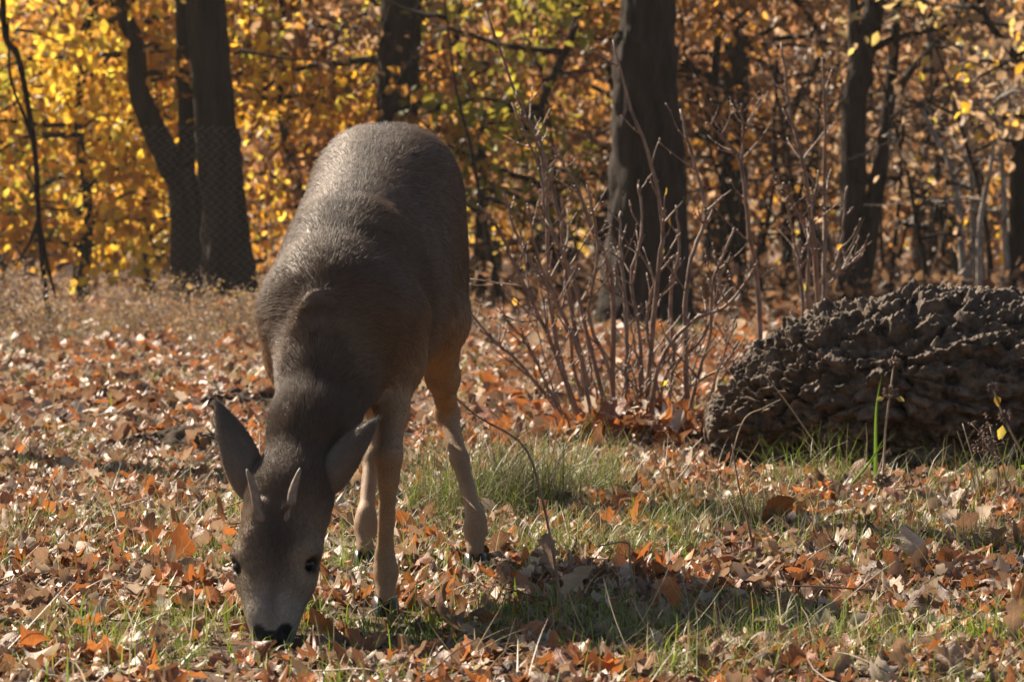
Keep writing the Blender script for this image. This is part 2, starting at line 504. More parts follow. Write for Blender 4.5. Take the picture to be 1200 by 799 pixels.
make_tree('oak_tree', 'dark oak trunk rising straight behind the deer with brown leaves on it',
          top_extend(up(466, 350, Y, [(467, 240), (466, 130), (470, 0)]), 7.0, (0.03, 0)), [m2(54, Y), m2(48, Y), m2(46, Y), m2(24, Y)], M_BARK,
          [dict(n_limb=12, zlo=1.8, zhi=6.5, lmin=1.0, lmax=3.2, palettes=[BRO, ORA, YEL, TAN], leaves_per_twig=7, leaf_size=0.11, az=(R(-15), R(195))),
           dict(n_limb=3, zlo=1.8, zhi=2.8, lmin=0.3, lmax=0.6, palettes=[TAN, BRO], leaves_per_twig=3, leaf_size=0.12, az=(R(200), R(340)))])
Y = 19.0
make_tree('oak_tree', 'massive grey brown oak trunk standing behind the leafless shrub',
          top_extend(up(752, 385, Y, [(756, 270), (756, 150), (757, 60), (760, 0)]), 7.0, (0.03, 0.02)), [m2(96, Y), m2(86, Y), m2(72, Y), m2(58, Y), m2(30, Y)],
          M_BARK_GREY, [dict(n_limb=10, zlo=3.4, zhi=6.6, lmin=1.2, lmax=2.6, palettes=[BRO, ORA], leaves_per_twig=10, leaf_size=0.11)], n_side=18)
Y = 24.0
make_tree('oak_tree', 'grey brown oak trunk with several crooked stems beyond the log',
          top_extend(up(1000, 350, Y, [(999, 260), (1000, 150), (1004, 95), (1018, 40), (1026, 0)]), 6.5, (0.1, 0)), [m2(30, Y), m2(28, Y), m2(24, Y), m2(12, Y)], M_BARK_GREY,
          [dict(n_limb=10, zlo=2.0, zhi=6.0, lmin=1.0, lmax=2.4, palettes=[ORA, TAN, BRO], leaves_per_twig=6, leaf_size=0.09, az=(R(10), R(170)))],
          forks=[([P(1010, 345, Y), P(1022, 250, Y), P(1034, 180, Y), P(1044, 100, Y), P(1050, 30, Y), P(1056, -80, Y)], [m2(24, Y), m2(20, Y), m2(13, Y), m2(8, Y)]),
                 ([P(1003, 100, Y), P(1001, 50, Y), P(1000, 0, Y), P(992, -80, Y)], [m2(16, Y), m2(14, Y), m2(9, Y)]),
                 ([P(1052, 110, Y), P(1066, 85, Y), P(1090, 60, Y), P(1125, 20, Y), P(1140, -40, Y)], [m2(10, Y), m2(9, Y), m2(5, Y)])])
Y = 25.0
make_tree('dead_tree', 'dark broken off tree stump standing tall at the edge of the wood',
          up(1196, 350, Y, [(1197, 280), (1198, 220), (1199, 160)]), [m2(34, Y), m2(30, Y), m2(30, Y)], M_BARK, cat='dead tree')
Y = 32.0
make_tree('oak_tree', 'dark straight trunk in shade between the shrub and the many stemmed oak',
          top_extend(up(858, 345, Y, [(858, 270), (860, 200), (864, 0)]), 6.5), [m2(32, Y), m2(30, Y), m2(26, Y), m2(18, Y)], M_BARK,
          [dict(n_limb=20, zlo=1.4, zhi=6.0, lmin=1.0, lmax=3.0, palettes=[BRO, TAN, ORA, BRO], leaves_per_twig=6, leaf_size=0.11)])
# pale slender stems on the right
for (ub, Yp, line, w) in ((1150, 22.0, [(1148, 270), (1160, 200), (1164, 165)], 8), (1188, 23.0, [(1178, 280), (1176, 215), (1170, 150)], 9), (1133, 27.0, [(1118, 210), (1096, 160), (1080, 130)], 9), (1138, 30.0, [(1140, 240), (1130, 140), (1126, 40)], 8)):
    make_tree('birch_sapling', {1150: 'pale slender crooked sapling with a forked foot beyond the log', 1188: 'pale thin stem standing right beside the broken stump',
                                1133: 'bare pale sapling leaning over towards the many stemmed oak', 1138: 'thin pale upright sapling behind the leaning one'}[ub],
              up(ub, 345, Yp, line), [m2(w, Yp), m2(w * 0.8, Yp), m2(w * 0.5, Yp)], M_BARK_PALE,
              [dict(n_limb=5, zlo=0.9, zhi=1.9, lmin=0.3, lmax=0.9, palettes=[YEL, TAN], leaves_per_twig=1, leaf_size=0.08, twigs=4)], cat='sapling', n_side=6)

# leafy young oaks making the coloured curtain behind
def young(name, label, u, Y, h, palettes, n, lo, lpt, lsize=0.11, lmax=2.2, w=14, bark=M_BARK, cat='tree', group=None, spread=0.16, twigs=9):
    x = P(u, 290, Y)[0]
    pts = [np.array([x, Y, 0.0])]
    for k in range(1, 6):
        pts.append(np.array([x + rng.normal() * 0.10 * k ** 0.5, Y + rng.normal() * 0.1, h * k / 5]))
    make_tree(name, label, pts, [m2(w, Y), m2(w * 0.8, Y), m2(w * 0.5, Y), 0.02], bark,
              [dict(n_limb=n, zlo=lo, zhi=h, lmin=0.6, lmax=lmax, palettes=palettes, leaves_per_twig=lpt, leaf_size=lsize, spread=spread, twigs=twigs)], group, cat=cat)

young('young_oak', 'bushy young oak in bright yellow leaf behind the wire fence', 95, 29, 4.6, [YEL, YEL, YEL, ORA, GRN], 36, 0.5, 10)
young('young_oak', 'young oak with golden orange leaves at the outer end of the fence', -15, 30, 4.6, [YEL, YEL, ORA, YEL, BRO], 32, 0.5, 9)
young('young_oak', 'golden young oak beside the forked trunk behind the fence', 175, 31, 4.8, [YEL, ORA, YEL], 32, 0.6, 9)
young('young_oak', 'rusty brown young oak with yellow patches between dark trunk and deer', 335, 30, 5.0, [BRO, BRO, ORA, BRO, YEL], 33, 0.7, 9)
young('young_oak', 'orange brown young oak spreading behind the back of the deer', 420, 32, 5.0, [ORA, BRO, BRO, YEL], 32, 0.8, 9)
young('young_oak', 'dark russet young oak between deer and massive trunk', 560, 30, 5.0, [BRO, BRO, BRO, ORA, YEL], 35, 1.0, 9)
young('young_oak', 'young oak with yellow green leaves low behind the leafless shrub', 650, 27, 4.6, [GRN, YEL, BRO, GRN, ORA], 27, 0.8, 8)
young('young_oak', 'brown and gold young oak touching the massive trunk', 715, 33, 5.2, [ORA, BRO, BRO, BRO], 32, 1.3, 9)
young('young_oak', 'orange gold young oak with high leaves right of massive trunk', 850, 28, 5.0, [YEL, ORA, BRO, BRO, BRO], 28, 1.5, 8)
young('young_oak', 'russet young oak with dark lower branches in front of the many stemmed oak', 925, 33, 5.0, [BRO, TAN, BRO, BRO, ORA], 22, 0.9, 8)
young('young_oak', 'sparse yellow young oak hanging over the broken stump', 1180, 23, 4.2, [PAL, TAN, PAL, TAN], 12, 1.4, 6, 0.10, 1.4)
young('young_oak', 'faded brown young oak beyond the leaning sapling', 1090, 38, 5.5, [TAN, BRO, TAN, BRO], 32, 1.0, 6, 0.12)

# trees standing deeper in the wood
def far_label(u, w):
    where = ('beyond the end of the wire fence' if u < 60 else 'beyond the bright yellow young oak' if u < 180 else 'beyond the two dark fence oaks' if u < 300 else 'beyond the rump of the deer' if u < 520
             else 'beyond the leafless shrub' if u < 690 else 'beyond the massive oak' if u < 810 else 'beyond the shaded straight trunk' if u < 920 else 'beyond the many stemmed oak' if u < 1060 else 'beyond the pale saplings')
    return ('stout' if w > 15 else 'slim') + (' grey' if u > 950 else ' dark') + ' tree deep in the wood ' + where
for k in range(26):
    u = -60 + k * 52 + rng.uniform(-18, 18); Yf = rng.uniform(38, 56)
    right = u > 950
    wf = rng.uniform(10, 20)
    young('woodland_tree', far_label(u, wf), u, Yf, rng.uniform(6, 8), [BRO, TAN, BRO, TAN] if right else [BRO, TAN, BRO, ORA] if u > 700 else [BRO, ORA, BRO, YEL], 20, 1.6 if right else 1.0, 5 if right else 9,
          0.16, 3.0, wf, M_BARK_GREY if right else M_BARK, 'tree', 'trees deeper in the wood', 0.3, 8)

# the wood goes on to both sides
for k in range(16):
    u = -330 - 90 * k if k < 9 else 1290 + 85 * (k - 9); Yf = rng.uniform(26, 31) if k < 9 else rng.uniform(27, 40); wf = rng.uniform(10, 22)
    young('woodland_tree', ('stout' if wf > 15 else 'slim') + ' tree of the wood standing beyond the ' + ('outer end of the fence' if k < 9 else 'broken stump'), u, Yf, rng.uniform(4.0, 4.8) if k < 9 else rng.uniform(5, 7), [YEL, ORA, BRO] if k < 9 else [BRO, TAN, ORA], 22, 0.8, 10,
          0.13, 2.2, wf, M_BARK, 'tree', 'trees of the wood to both sides', 0.25, 8)
# slender bare saplings standing in the shade under the trees
for k in range(22):
    u = [rng.uniform(535, 715), rng.uniform(790, 985), rng.uniform(1040, 1180)][k % 3]; Yf = rng.uniform(22, 36)
    x = P(u, 290, Yf)[0]; h = rng.uniform(1.6, 3.4)
    where = ['behind the leafless shrub', 'between massive oak and many stemmed oak', 'behind the pale saplings'][k % 3]
    make_tree('bare_sapling', 'thin dark bare sapling in the shade ' + where, wobbly((x, Yf, 0), (rng.normal() * 0.12, 0, 1), h, 6, 0.08, 0), [rng.uniform(0.018, 0.04), 0.015, 0.006], M_BARK,
              [dict(n_limb=7, zlo=0.4, zhi=h, lmin=0.3, lmax=0.9, palettes=[BRO, TAN], leaves_per_twig=1, leaf_size=0.07, twigs=3)], 'bare saplings under the trees', cat='sapling', n_side=6)
# low brush on the floor of the wood
acc = Acc()
for k in range(700):
    Yf = rng.uniform(19, 36); x = rng.uniform(-0.5, 0.5) * Yf * 0.40
    if x < -0.06 * Yf and Yf < 29: continue
    tube(acc, wobbly((x, Yf, -0.02), (rng.normal() * 0.5, rng.normal() * 0.5, 1), rng.uniform(0.2, 0.75), 4, 0.2, 0.05), np.linspace(0.006, 0.002, 5), 3, (0.10, 0.075, 0.055), cap=False)
n = 5500
y = rng.uniform(19, 37, n); x = rng.uniform(-0.5, 0.5, n) * y * 0.40
pos = np.stack([x, y, 0.02 + 0.40 * rng.random(n) ** 2.2], -1)
keep = (fbm(pos * np.array([1, 1, 0]), 0.6, 2, 15) > 0.44) & ((pos[:, 0] > -0.06 * pos[:, 1]) | (pos[:, 1] > 29)); pos = pos[keep]; n = len(pos)
pal = np.array([(0.17, 0.10, 0.06), (0.13, 0.08, 0.05), (0.22, 0.14, 0.085), (0.18, 0.09, 0.05)])
scatter(acc, LEAF_T, LEAF_F, pos, frames(nrm(rng.normal(size=(n, 3))), nrm(rng.normal(size=(n, 3)))), rng.uniform(0.06, 0.14, n), pal[rng.integers(0, len(pal), n)] * rng.uniform(0.4, 0.9, (n, 1)))
o = acc.build('undergrowth', M_TREELEAF, None, False)
tag(o, 'low brown brush and dead stems covering the floor under the trees', 'undergrowth', None, 'stuff')
# unseen oak added left of view to dapple the ground right of the deer
make_tree('oak_tree', 'slender unseen oak with a high sparse crown, added for its dappled shade', [np.array(q) for q in ((-3.55, 9.1, 0.0), (-3.53, 9.1, 2.5), (-3.50, 9.08, 5.0), (-3.49, 9.07, 6.7))], [0.10, 0.085, 0.065, 0.02], M_BARK,
          [dict(n_limb=13, zlo=5.5, zhi=6.6, lmin=0.4, lmax=0.9, palettes=[YEL, ORA, BRO], leaves_per_twig=5, leaf_size=0.09, twigs=7, flat=-0.1)])

# the far wood that reads as one mass
acc = Acc()
n = 80000
pos = np.stack([rng.uniform(-42, 42, n), rng.uniform(60, 95, n), rng.uniform(0.2, 9, n) ** 1.0], -1)
dn = fbm(pos * np.array([1, 0.5, 1]), 0.55, 3, 9)
keep = dn > (0.40 + 0.08 * (pos[:, 0] > 4) + 0.04 * (pos[:, 0] > 10) - 0.02)
pos = pos[keep]; n = len(pos)
rot = frames(nrm(rng.normal(size=(n, 3)) + np.array([0, 0, -0.5])), nrm(rng.normal(size=(n, 3))))
pal = np.array(BRO + BRO + ORA + TAN + YEL[:1])
scatter(acc, LEAF_T, LEAF_F, pos, rot, rng.uniform(0.25, 0.5, n), pal[rng.integers(0, len(pal), n)] * rng.uniform(0.6, 1.1, (n, 1)))
for k in range(110):
    x, y = rng.uniform(-40, 40), rng.uniform(60, 92)
    tube(acc, wobbly((x, y, -0.1), (0, 0, 1), 9, 6, 0.05, 0), np.linspace(rng.uniform(0.12, 0.3), 0.06, 7), 6, (0.05, 0.038, 0.03))
o = acc.build('distant_wood', M_TREELEAF, None, False)
tag(o, 'mass of rusty autumn woodland far behind all other trees', 'wood', None, 'stuff')

# ------------------------------------------------------------------ chain link fence
FY = 19.5
fx0, fx1, fh = -7.63, -0.866, 1.40
fence = thing('chain_link_fence', ((fx0 + fx1) / 2, FY, 0), 'grey chain link wire fence running in front of the dark oak trunks', 'fence')
fo = np.array([(fx0 + fx1) / 2, FY, 0])
a = Acc(); pitch = 0.066
for k in range(int((fx1 - fx0) / pitch)):
    zs = np.arange(0.03, fh, pitch / 2)
    xs = fx0 + k * pitch + (np.arange(len(zs)) % 2) * pitch * (1 if k % 2 == 0 else 1)
    ys = FY + 0.002 * (np.arange(len(zs)) % 2 * 2 - 1)
    tube(a, np.stack([xs, ys, zs], -1), 0.0013, 3, cap=False)
a.build('wire_mesh', M_STEEL, fence, False, fo)
for x in (fx0, (fx0 + fx1) / 2, fx1):
    a = Acc(); tube(a, [(x, FY + 0.04, -0.1), (x, FY + 0.04, 0.9), (x, FY + 0.04, fh + 0.02)], 0.024, 10); a.build('post', M_POST, fence, True, fo)
for z in (0.06, 0.12):
    a = Acc(); tube(a, np.array([(fx0, FY + 0.012, z), ((fx0 + fx1) / 2, FY + 0.012, z - 0.01), (fx1, FY + 0.012, z)]), 0.0015, 5); a.build('tension_wire', M_STEEL, fence, True, fo)

# ------------------------------------------------------------------ fallen log with rugged bark
LY = 6.82
L0, L1 = 0.47, 2.70
nu, nv = 600, 400
xx = np.concatenate([np.linspace(L0, 1.35, 520), np.linspace(1.35, L1, 81)[1:]])
th = np.linspace(0, 2 * np.pi, nv, endpoint=False)
X_, T_ = np.meshgrid(xx, th, indexing='ij')
s = np.clip((X_ - L0) / 0.52, 0, 1)
prof = np.sqrt(np.clip(1 - (1 - s) ** 2.0, 0, 1)) ** 1.05
rad = (0.265 + 0.012 * np.sin(X_ * 7) + 0.018 * np.sin(X_ * 3.1 + 1)) * prof
rad *= np.where(X_ > 2.6, np.sqrt(np.clip(1 - ((X_ - 2.6) / 0.15) ** 2, 0, 1)), 1)
rad *= 1 + 0.10 * (fbm(np.stack([X_, np.cos(T_), np.sin(T_)], -1), 2.2, 2, 21) - 0.5)
cz = 0.15 + 0.035 * np.clip((X_ - 0.55) / 0.4, 0, 1) - 0.02 * np.clip((X_ - 1.1), 0, 1)
cz = cz * np.clip(0.55 + s, 0.55, 1)
PT = np.stack([X_, LY + rad * np.cos(T_) * 1.08, cz + rad * np.sin(T_)], -1)
PT[..., 1] -= 0.22 * (PT[..., 0] - 0.5)          # the far end lies a little nearer
flat = PT.reshape(-1, 3)
ns = 1100
sd = flat[rng.integers(0, len(flat), ns)]
def worley(pts, seeds, squash):
    f1 = np.empty(len(pts)); f2 = np.empty(len(pts)); idx = np.empty(len(pts), int)
    A = (seeds * squash).astype(np.float32)
    for c in range(0, len(pts), 6000):
        B = (pts[c:c + 6000] * squash).astype(np.float32)
        d = ((B[:, None, :] - A[None]) ** 2).sum(-1)
        part = np.argpartition(d, 2, axis=1)[:, :2]
        dd = np.sqrt(np.take_along_axis(d, part, 1))
        o = np.argsort(dd, axis=1); dd = np.take_along_axis(dd, o, 1)
        f1[c:c + 6000] = dd[:, 0]; f2[c:c + 6000] = dd[:, 1]
        idx[c:c + 6000] = np.take_along_axis(part, o, 1)[:, 0]
    return f1, f2, idx
warp = np.stack([fbm(flat, 12.0, 3, 31 + k) - 0.5 for k in range(3)], -1) * 0.11
sq = np.array([0.42, 1.0, 1.0])
f1, f2, idx = worley(flat + warp, sd, sq)
edge = np.clip((f2 - f1) / 0.014, 0, 1)
pr = rng.random(ns)[idx]
tiltv = nrm(rng.normal(size=(ns, 3)))[idx]
tilt_h = np.clip(((flat - sd[idx]) * tiltv).sum(1), -0.04, 0.04)
big = sd[:100]
g1, g2, gidx = worley(flat + warp, big, sq)
gedge = np.clip((g2 - g1) / 0.018, 0, 1)
gt = np.clip(((flat - big[gidx]) * nrm(rng.normal(size=(100, 3)))[gidx]).sum(1), -0.09, 0.09)
ridged = 1 - np.abs(2 * fbm(flat * np.array([0.30, 1, 1]), 40.0, 3, 41) - 1)
disp = -0.020 * (1 - edge) - 0.030 * (1 - gedge) + 0.014 * (pr - 0.5) * edge + 0.14 * tilt_h * edge + 0.10 * gt * gedge \
    + 0.036 * (ridged - 0.72) + 0.024 * (fbm(flat, 90.0, 3, 45) - 0.5)
# hollow strip low on the front where the log rots
low = np.exp(-((flat[:, 2] - 0.05) / 0.05) ** 2) * (np.cos(T_).ravel() < 0)
disp -= 0.07 * low * np.clip(fbm(flat, 5.0, 2, 51) * 2 - 0.6, 0, 1)
nor = nrm(np.stack([np.zeros(len(flat)), np.cos(T_).ravel(), np.sin(T_).ravel()], -1) + np.stack([-(1 - s.ravel()) * 1.2, 0 * s.ravel(), 0 * s.ravel()], -1))
flat2 = flat + nor * (disp * np.clip(prof.ravel() * 2.2, 0.2, 1))[:, None]
i, j = np.meshgrid(np.arange(nu - 1), np.arange(nv), indexing='ij')
q = (i * nv + j).ravel(); q2 = (i * nv + (j + 1) % nv).ravel()
lo_ = np.array([1.2, LY, 0.0])
logt = thing('fallen_log', lo_, 'big fallen log with deeply cracked dark bark lying among dead leaves', 'log')
mk('bark', flat2, np.stack([q, q2, q2 + nv, q + nv], -1), M_LOG, logt, True, origin=lo_)

# ------------------------------------------------------------------ thin woodland haze
T = NT('woodland_haze')
pv = T.n('VolumePrincipled'); pv.inputs['Color'].default_value = (1.0, 0.93, 0.84, 1); pv.inputs['Density'].default_value = 0.00035
pv.inputs['Anisotropy'].default_value = 0.35
T.l(pv.outputs[0], T.out.inputs['Volume'])
hb0, hb1 = np.array([-60.0, -6.0, -1.2]), np.array([60.0, 130.0, 11.0])
cv = np.array([[(hb0, hb1)[a][0], (hb0, hb1)[b][1], (hb0, hb1)[c][2]] for a in (0, 1) for b in (0, 1) for c in (0, 1)])
hz_o = mk('haze', cv, np.array([[0, 1, 3, 2], [4, 6, 7, 5], [0, 4, 5, 1], [2, 3, 7, 6], [0, 2, 6, 4], [1, 5, 7, 3]]), T.m, None, False)
tag(hz_o, 'thin warm sunlit haze hanging in the woodland air', 'haze', None, 'stuff')

# ------------------------------------------------------------------ the deer
def V3(*a): return np.array(a, dtype=np.float64)
HG = 0.004
D0 = V3(-0.47, 3.66, -0.03); DN = (124, 372, 212)
DG = np.full(DN, 0.5, np.float32)
prims = []      # (a, b, flow direction, region, hair length) for colouring and fur

def block(lo, hi):
    i0 = np.maximum(np.floor((lo - D0) / HG).astype(int), 0)
    i1 = np.minimum(np.ceil((hi - D0) / HG).astype(int) + 1, DN)
    g = np.meshgrid(*[D0[k] + HG * np.arange(i0[k], i1[k]) for k in range(3)], indexing='ij')
    return tuple(slice(i0[k], i1[k]) for k in range(3)), np.stack(g, -1).astype(np.float32)
def union(sl, f, k):
    d = DG[sl]
    h = np.maximum(k - np.abs(d - f), 0) / k
    DG[sl] = np.minimum(d, f) - h * h * k * 0.25
def carve(sl, f, k):
    d = DG[sl]
    h = np.maximum(k - np.abs(d + f), 0) / k
    DG[sl] = np.maximum(d, -f) + h * h * k * 0.25
def cone(a, b, ra, rb, k=0.03, region='body', flow=None, hair=0.014):
    a, b = np.asarray(a, float), np.asarray(b, float)
    m = max(ra, rb) + 0.075
    sl, p = block(np.minimum(a, b) - m, np.maximum(a, b) + m)
    ba = (b - a).astype(np.float32); pa = p - a.astype(np.float32)
    t = np.clip((pa @ ba) / (ba @ ba), 0, 1)
    f = np.linalg.norm(pa - t[..., None] * ba, axis=-1) - (ra + (rb - ra) * t)
    union(sl, f, k)
    prims.append((a, b, nrm(b - a) if flow is None else nrm(flow), region, hair, max(ra, rb)))
def chain(pts, rads, k=0.03, **kw):
    for q in range(len(pts) - 1):
        cone(pts[q], pts[q + 1], rads[q], rads[q + 1], k, **kw)
def ball(c, r, k=0.02, sign=1, axes=None, **kw):
    """ellipsoid with radii r; axes: rows are its own axes"""
    c = np.asarray(c, float); r = np.broadcast_to(np.asarray(r, float), (3,))
    m = r.max() * (1 + (k + 0.012) / r.min())
    sl, p = block(c - m, c + m)
    q = (p - c.astype(np.float32))
    if axes is not None: q = q @ np.asarray(axes, np.float32).T
    k0 = np.linalg.norm(q / r.astype(np.float32), axis=-1)
    f = (k0 - 1) * r.min()
    if sign > 0:
        union(sl, f, k)
        prims.append((c, c, nrm(kw.get('flow', V3(0, 1, 0))), kw.get('region', 'body'), kw.get('hair', 0.012), r.min()))
    else:
        carve(sl, f, k)

# trunk of the body: cross sections along an axis, chest towards the camera
AX = nrm(V3(0.115, 0.993, 0)); NX_ = V3(AX[1], -AX[0], 0)
A0 = V3(-0.275, 4.06, 0)
tt = np.array([-0.03, 0.0, 0.05, 0.12, 0.20, 0.30, 0.42, 0.52, 0.62, 0.70, 0.76, 0.79])
top = np.array([0.46, 0.50, 0.545, 0.585, 0.612, 0.650, 0.698, 0.730, 0.738, 0.708, 0.652, 0.60])
bot = np.array([0.42, 0.375, 0.338, 0.322, 0.325, 0.335, 0.355, 0.385, 0.42, 0.46, 0.51, 0.56])
wid = np.array([0.012, 0.050, 0.070, 0.086, 0.104, 0.122, 0.130, 0.126, 0.112, 0.090, 0.056, 0.010])
sl, p = block(V3(-0.46, 3.98, 0.25), V3(0.0, 4.95, 0.82))
pr_ = p - A0.astype(np.float32)
t_ = pr_ @ AX.astype(np.float32); l_ = pr_ @ NX_.astype(np.float32)
ti = np.clip(t_, tt[0], tt[-1])
def cub(tab):
    xs = np.linspace(tt[0], tt[-1], 400); y = np.interp(xs, tt, tab)
    kx = np.exp(-np.linspace(-2, 2, 41) ** 2); kx /= kx.sum()
    y = np.convolve(np.pad(y, 20, mode='edge'), kx, 'valid')
    return np.interp(ti, xs, y).astype(np.float32)
Tp, Bt, Wd = cub(top), cub(bot), cub(wid)
cz_ = Bt + (Tp - Bt) * 0.50
hz = (Tp - Bt) * 0.5
zz = (p[..., 2] - cz_) / hz
# narrower towards the spine, fuller belly
narrow = 1.0 - 0.12 * np.clip(zz, 0, 1) ** 1.4
fr = ((np.abs(l_) / (Wd * narrow)) ** 2.2 + np.abs(zz) ** 2.2 + 1e-9) ** (1 / 2.2)
f = (fr - 1) * np.minimum(Wd, hz) * 0.9
over = np.maximum(np.maximum(tt[0] - t_, t_ - tt[-1]), 0)
f = np.where(over > 0, np.maximum(f, over), f)
union(sl, f.astype(np.float32), 0.02)
for q in range(len(tt) - 1):
    a = A0 + AX * tt[q] + V3(0, 0, (top[q] + bot[q]) / 2); b = A0 + AX * tt[q + 1] + V3(0, 0, (top[q + 1] + bot[q + 1]) / 2)
    prims.append((a, b, nrm(AX + V3(0, 0, -0.35)), 'body', 0.017, 0.11))

def lat(t, l, z): return A0 + AX * t + NX_ * l + V3(0, 0, z)
# shoulder blades, haunches, ribs
for sgn in (-1, 1):
    cone(lat(0.19, sgn * 0.036, 0.560), lat(0.07, sgn * (0.057 if sgn > 0 else 0.047), 0.44), 0.024, 0.044, 0.07, hair=0.016, flow=V3(0, 0.6, -0.7))
    cone(lat(0.07, sgn * (0.057 if sgn > 0 else 0.047), 0.44), lat(0.14, sgn * 0.070, 0.37), 0.044, 0.040, 0.05, hair=0.014, flow=V3(0, 0.4, -0.9))
    ball(lat(0.58, sgn * 0.045, 0.635), (0.068, 0.13, 0.085), 0.05, hair=0.016, flow=V3(0.1, 0.7, -0.6))
    ball(lat(0.62, sgn * 0.052, 0.55), (0.056, 0.11, 0.115), 0.05, hair=0.016, flow=V3(0, 0.5, -0.8))
    ball(lat(0.36, sgn * 0.064, 0.44), (0.062, 0.14, 0.085), 0.05, hair=0.016, flow=V3(0, 0.8, -0.5))
# short rump tail
cone(lat(0.76, 0, 0.63), lat(0.80, 0, 0.57), 0.028, 0.018, 0.02)

# legs, each from its root to the fetlock
g_ = lambda x, y: float(gz(x, y))
FL = P(452, 716, 4.12); FR = V3(-0.350, 4.17, 0)
HL = P(557, 664, 4.70); HR = P(428, 656, 4.76)
legdir = V3(0, 0, -1)
def front_leg(foot, sgn, knee, elbow):
    z0 = g_(foot[0], foot[1])
    f0 = V3(foot[0], foot[1], z0)
    chain([elbow + V3(0, 0.0, 0.07), elbow], [0.042, 0.031], 0.04, region='leg', hair=0.010, flow=legdir)
    chain([elbow, elbow * 0.45 + knee * 0.55, knee, knee + V3(0, 0.004, -0.035)], [0.032, 0.0205, 0.0175, 0.0135], 0.02, region='leg', hair=0.0045, flow=legdir)
    chain([knee + V3(0, 0.004, -0.03), f0 + V3(-0.002, 0.012, 0.085), f0 + V3(0, 0.010, 0.062), f0 + V3(0.0, -0.004, 0.026)], [0.0135, 0.0125, 0.0160, 0.0145], 0.014, region='leg', hair=0.004, flow=legdir)
    cone(f0 + V3(0, 0.026, 0.062), f0 + V3(0, 0.022, 0.045), 0.010, 0.006, 0.012, region='leg', hair=0.006, flow=legdir)
    return f0
def hind_leg(foot, hip, stifle, hock):
    z0 = g_(foot[0], foot[1]); f0 = V3(foot[0], foot[1], z0)
    chain([hip, stifle], [0.066, 0.050], 0.05, region='thigh', hair=0.013, flow=legdir)
    chain([stifle, stifle * 0.4 + hock * 0.6, hock], [0.048, 0.024, 0.0175], 0.03, region='leg', hair=0.006, flow=legdir)
    cone(hip + V3(0, 0.06, -0.05), hock + V3(0, 0.01, 0.05), 0.046, 0.014, 0.03, region='leg', hair=0.006, flow=legdir)
    chain([hock, hock + V3(0, 0.018, 0.012)], [0.0175, 0.0100], 0.014, region='leg', hair=0.008, flow=legdir)
    ank = f0 + V3(0.0, 0.028, 0.085)
    chain([hock, hock * 0.55 + ank * 0.45, ank, f0 + V3(0, 0.022, 0.066), f0 + V3(0, 0.0, 0.028)], [0.0180, 0.0140, 0.0140, 0.0172, 0.0150], 0.016, region='leg', hair=0.0045, flow=legdir)
    return f0
F1 = front_leg(FL, 1, P(455, 535, 4.10), P(467, 425, 4.19))
F2 = front_leg(FR, -1, V3(-0.345, 4.13, 0.225), V3(-0.314, 4.20, 0.37))
F3 = hind_leg(HL, P(492, 285, 4.74), P(511, 375, 4.63), P(524, 484, 4.87))
F4 = hind_leg(HR, P(430, 290, 4.78), P(404, 380, 4.70), P(440, 484, 4.93))

# neck
chain([lat(0.06, 0, 0.455), P(379, 430, 4.05), P(362, 500, 3.965), P(347, 562, 3.91)], [0.082, 0.057, 0.046, 0.045], 0.045, region='neck', hair=0.017, flow=nrm(V3(0.03, 0.55, 0.75)))
chain([P(402, 430, 4.13), P(374, 500, 4.03), P(354, 578, 3.955)], [0.056, 0.040, 0.038], 0.045, region='neck', hair=0.014, flow=nrm(V3(0.05, 0.5, 0.75)))

# head: forehead towards the camera, muzzle at the ground
hup = nrm(P(336, 585, 3.87) - P(318, 748, 3.775))
POLL = P(337, 588, 3.885); BROW = P(328, 640, 3.855); MUZ = P(320, 722, 3.80); TIP = P(318, 748, 3.786)
chain([P(342, 568, 3.905), POLL, BROW], [0.048, 0.052, 0.0515], 0.03, region='head', hair=0.011, flow=hup)
chain([BROW, P(324, 685, 3.828), MUZ], [0.0505, 0.0415, 0.0305], 0.03, region='head', hair=0.007, flow=hup)
chain([MUZ, TIP], [0.0295, 0.0255], 0.02, region='head', hair=0.003, flow=hup)
# jaw behind the face
chain([P(350, 610, 3.955), P(338, 670, 3.905), P(324, 748, 3.825)], [0.040, 0.034, 0.020], 0.03, region='jaw', hair=0.007, flow=hup)
# brow ridges, cheek bones, nostril pads
EL, ER = P(282, 664, 3.834), P(359, 661, 3.826)
for e, sx in ((EL, -1), (ER, 1)):
    ball(e + V3(-sx * 0.006, 0.004, 0.015), (0.019, 0.020, 0.014), 0.02, region='head', hair=0.006, flow=hup)
    ball(e + V3(-sx * 0.012, 0.012, -0.022), (0.018, 0.022, 0.020), 0.02, region='head', hair=0.005, flow=hup)
for sx, uu_ in ((-1, 297), (1, 347)):
    cone(P(uu_, 628, 3.822), P(uu_ + sx * 3, 650, 3.818), 0.013, 0.012, 0.014, region='head', hair=0.006, flow=hup)
    cone(P(322 + sx * 24, 690, 3.822), P(320 + sx * 17, 722, 3.795), 0.012, 0.010, 0.014, region='head', hair=0.004, flow=hup)
# pedicles of the antlers
AL0, AL1 = P(306, 604, 3.820), P(289, 549, 3.822)
AR0, AR1 = P(337, 604, 3.818), P(352, 548, 3.820)
for a0, a1 in ((AL0, AL1), (AR0, AR1)):
    cone(a0 + V3(0, 0.012, -0.006), a0 * 0.8 + a1 * 0.2, 0.015, 0.0085, 0.014, region='head', hair=0.008, flow=hup)
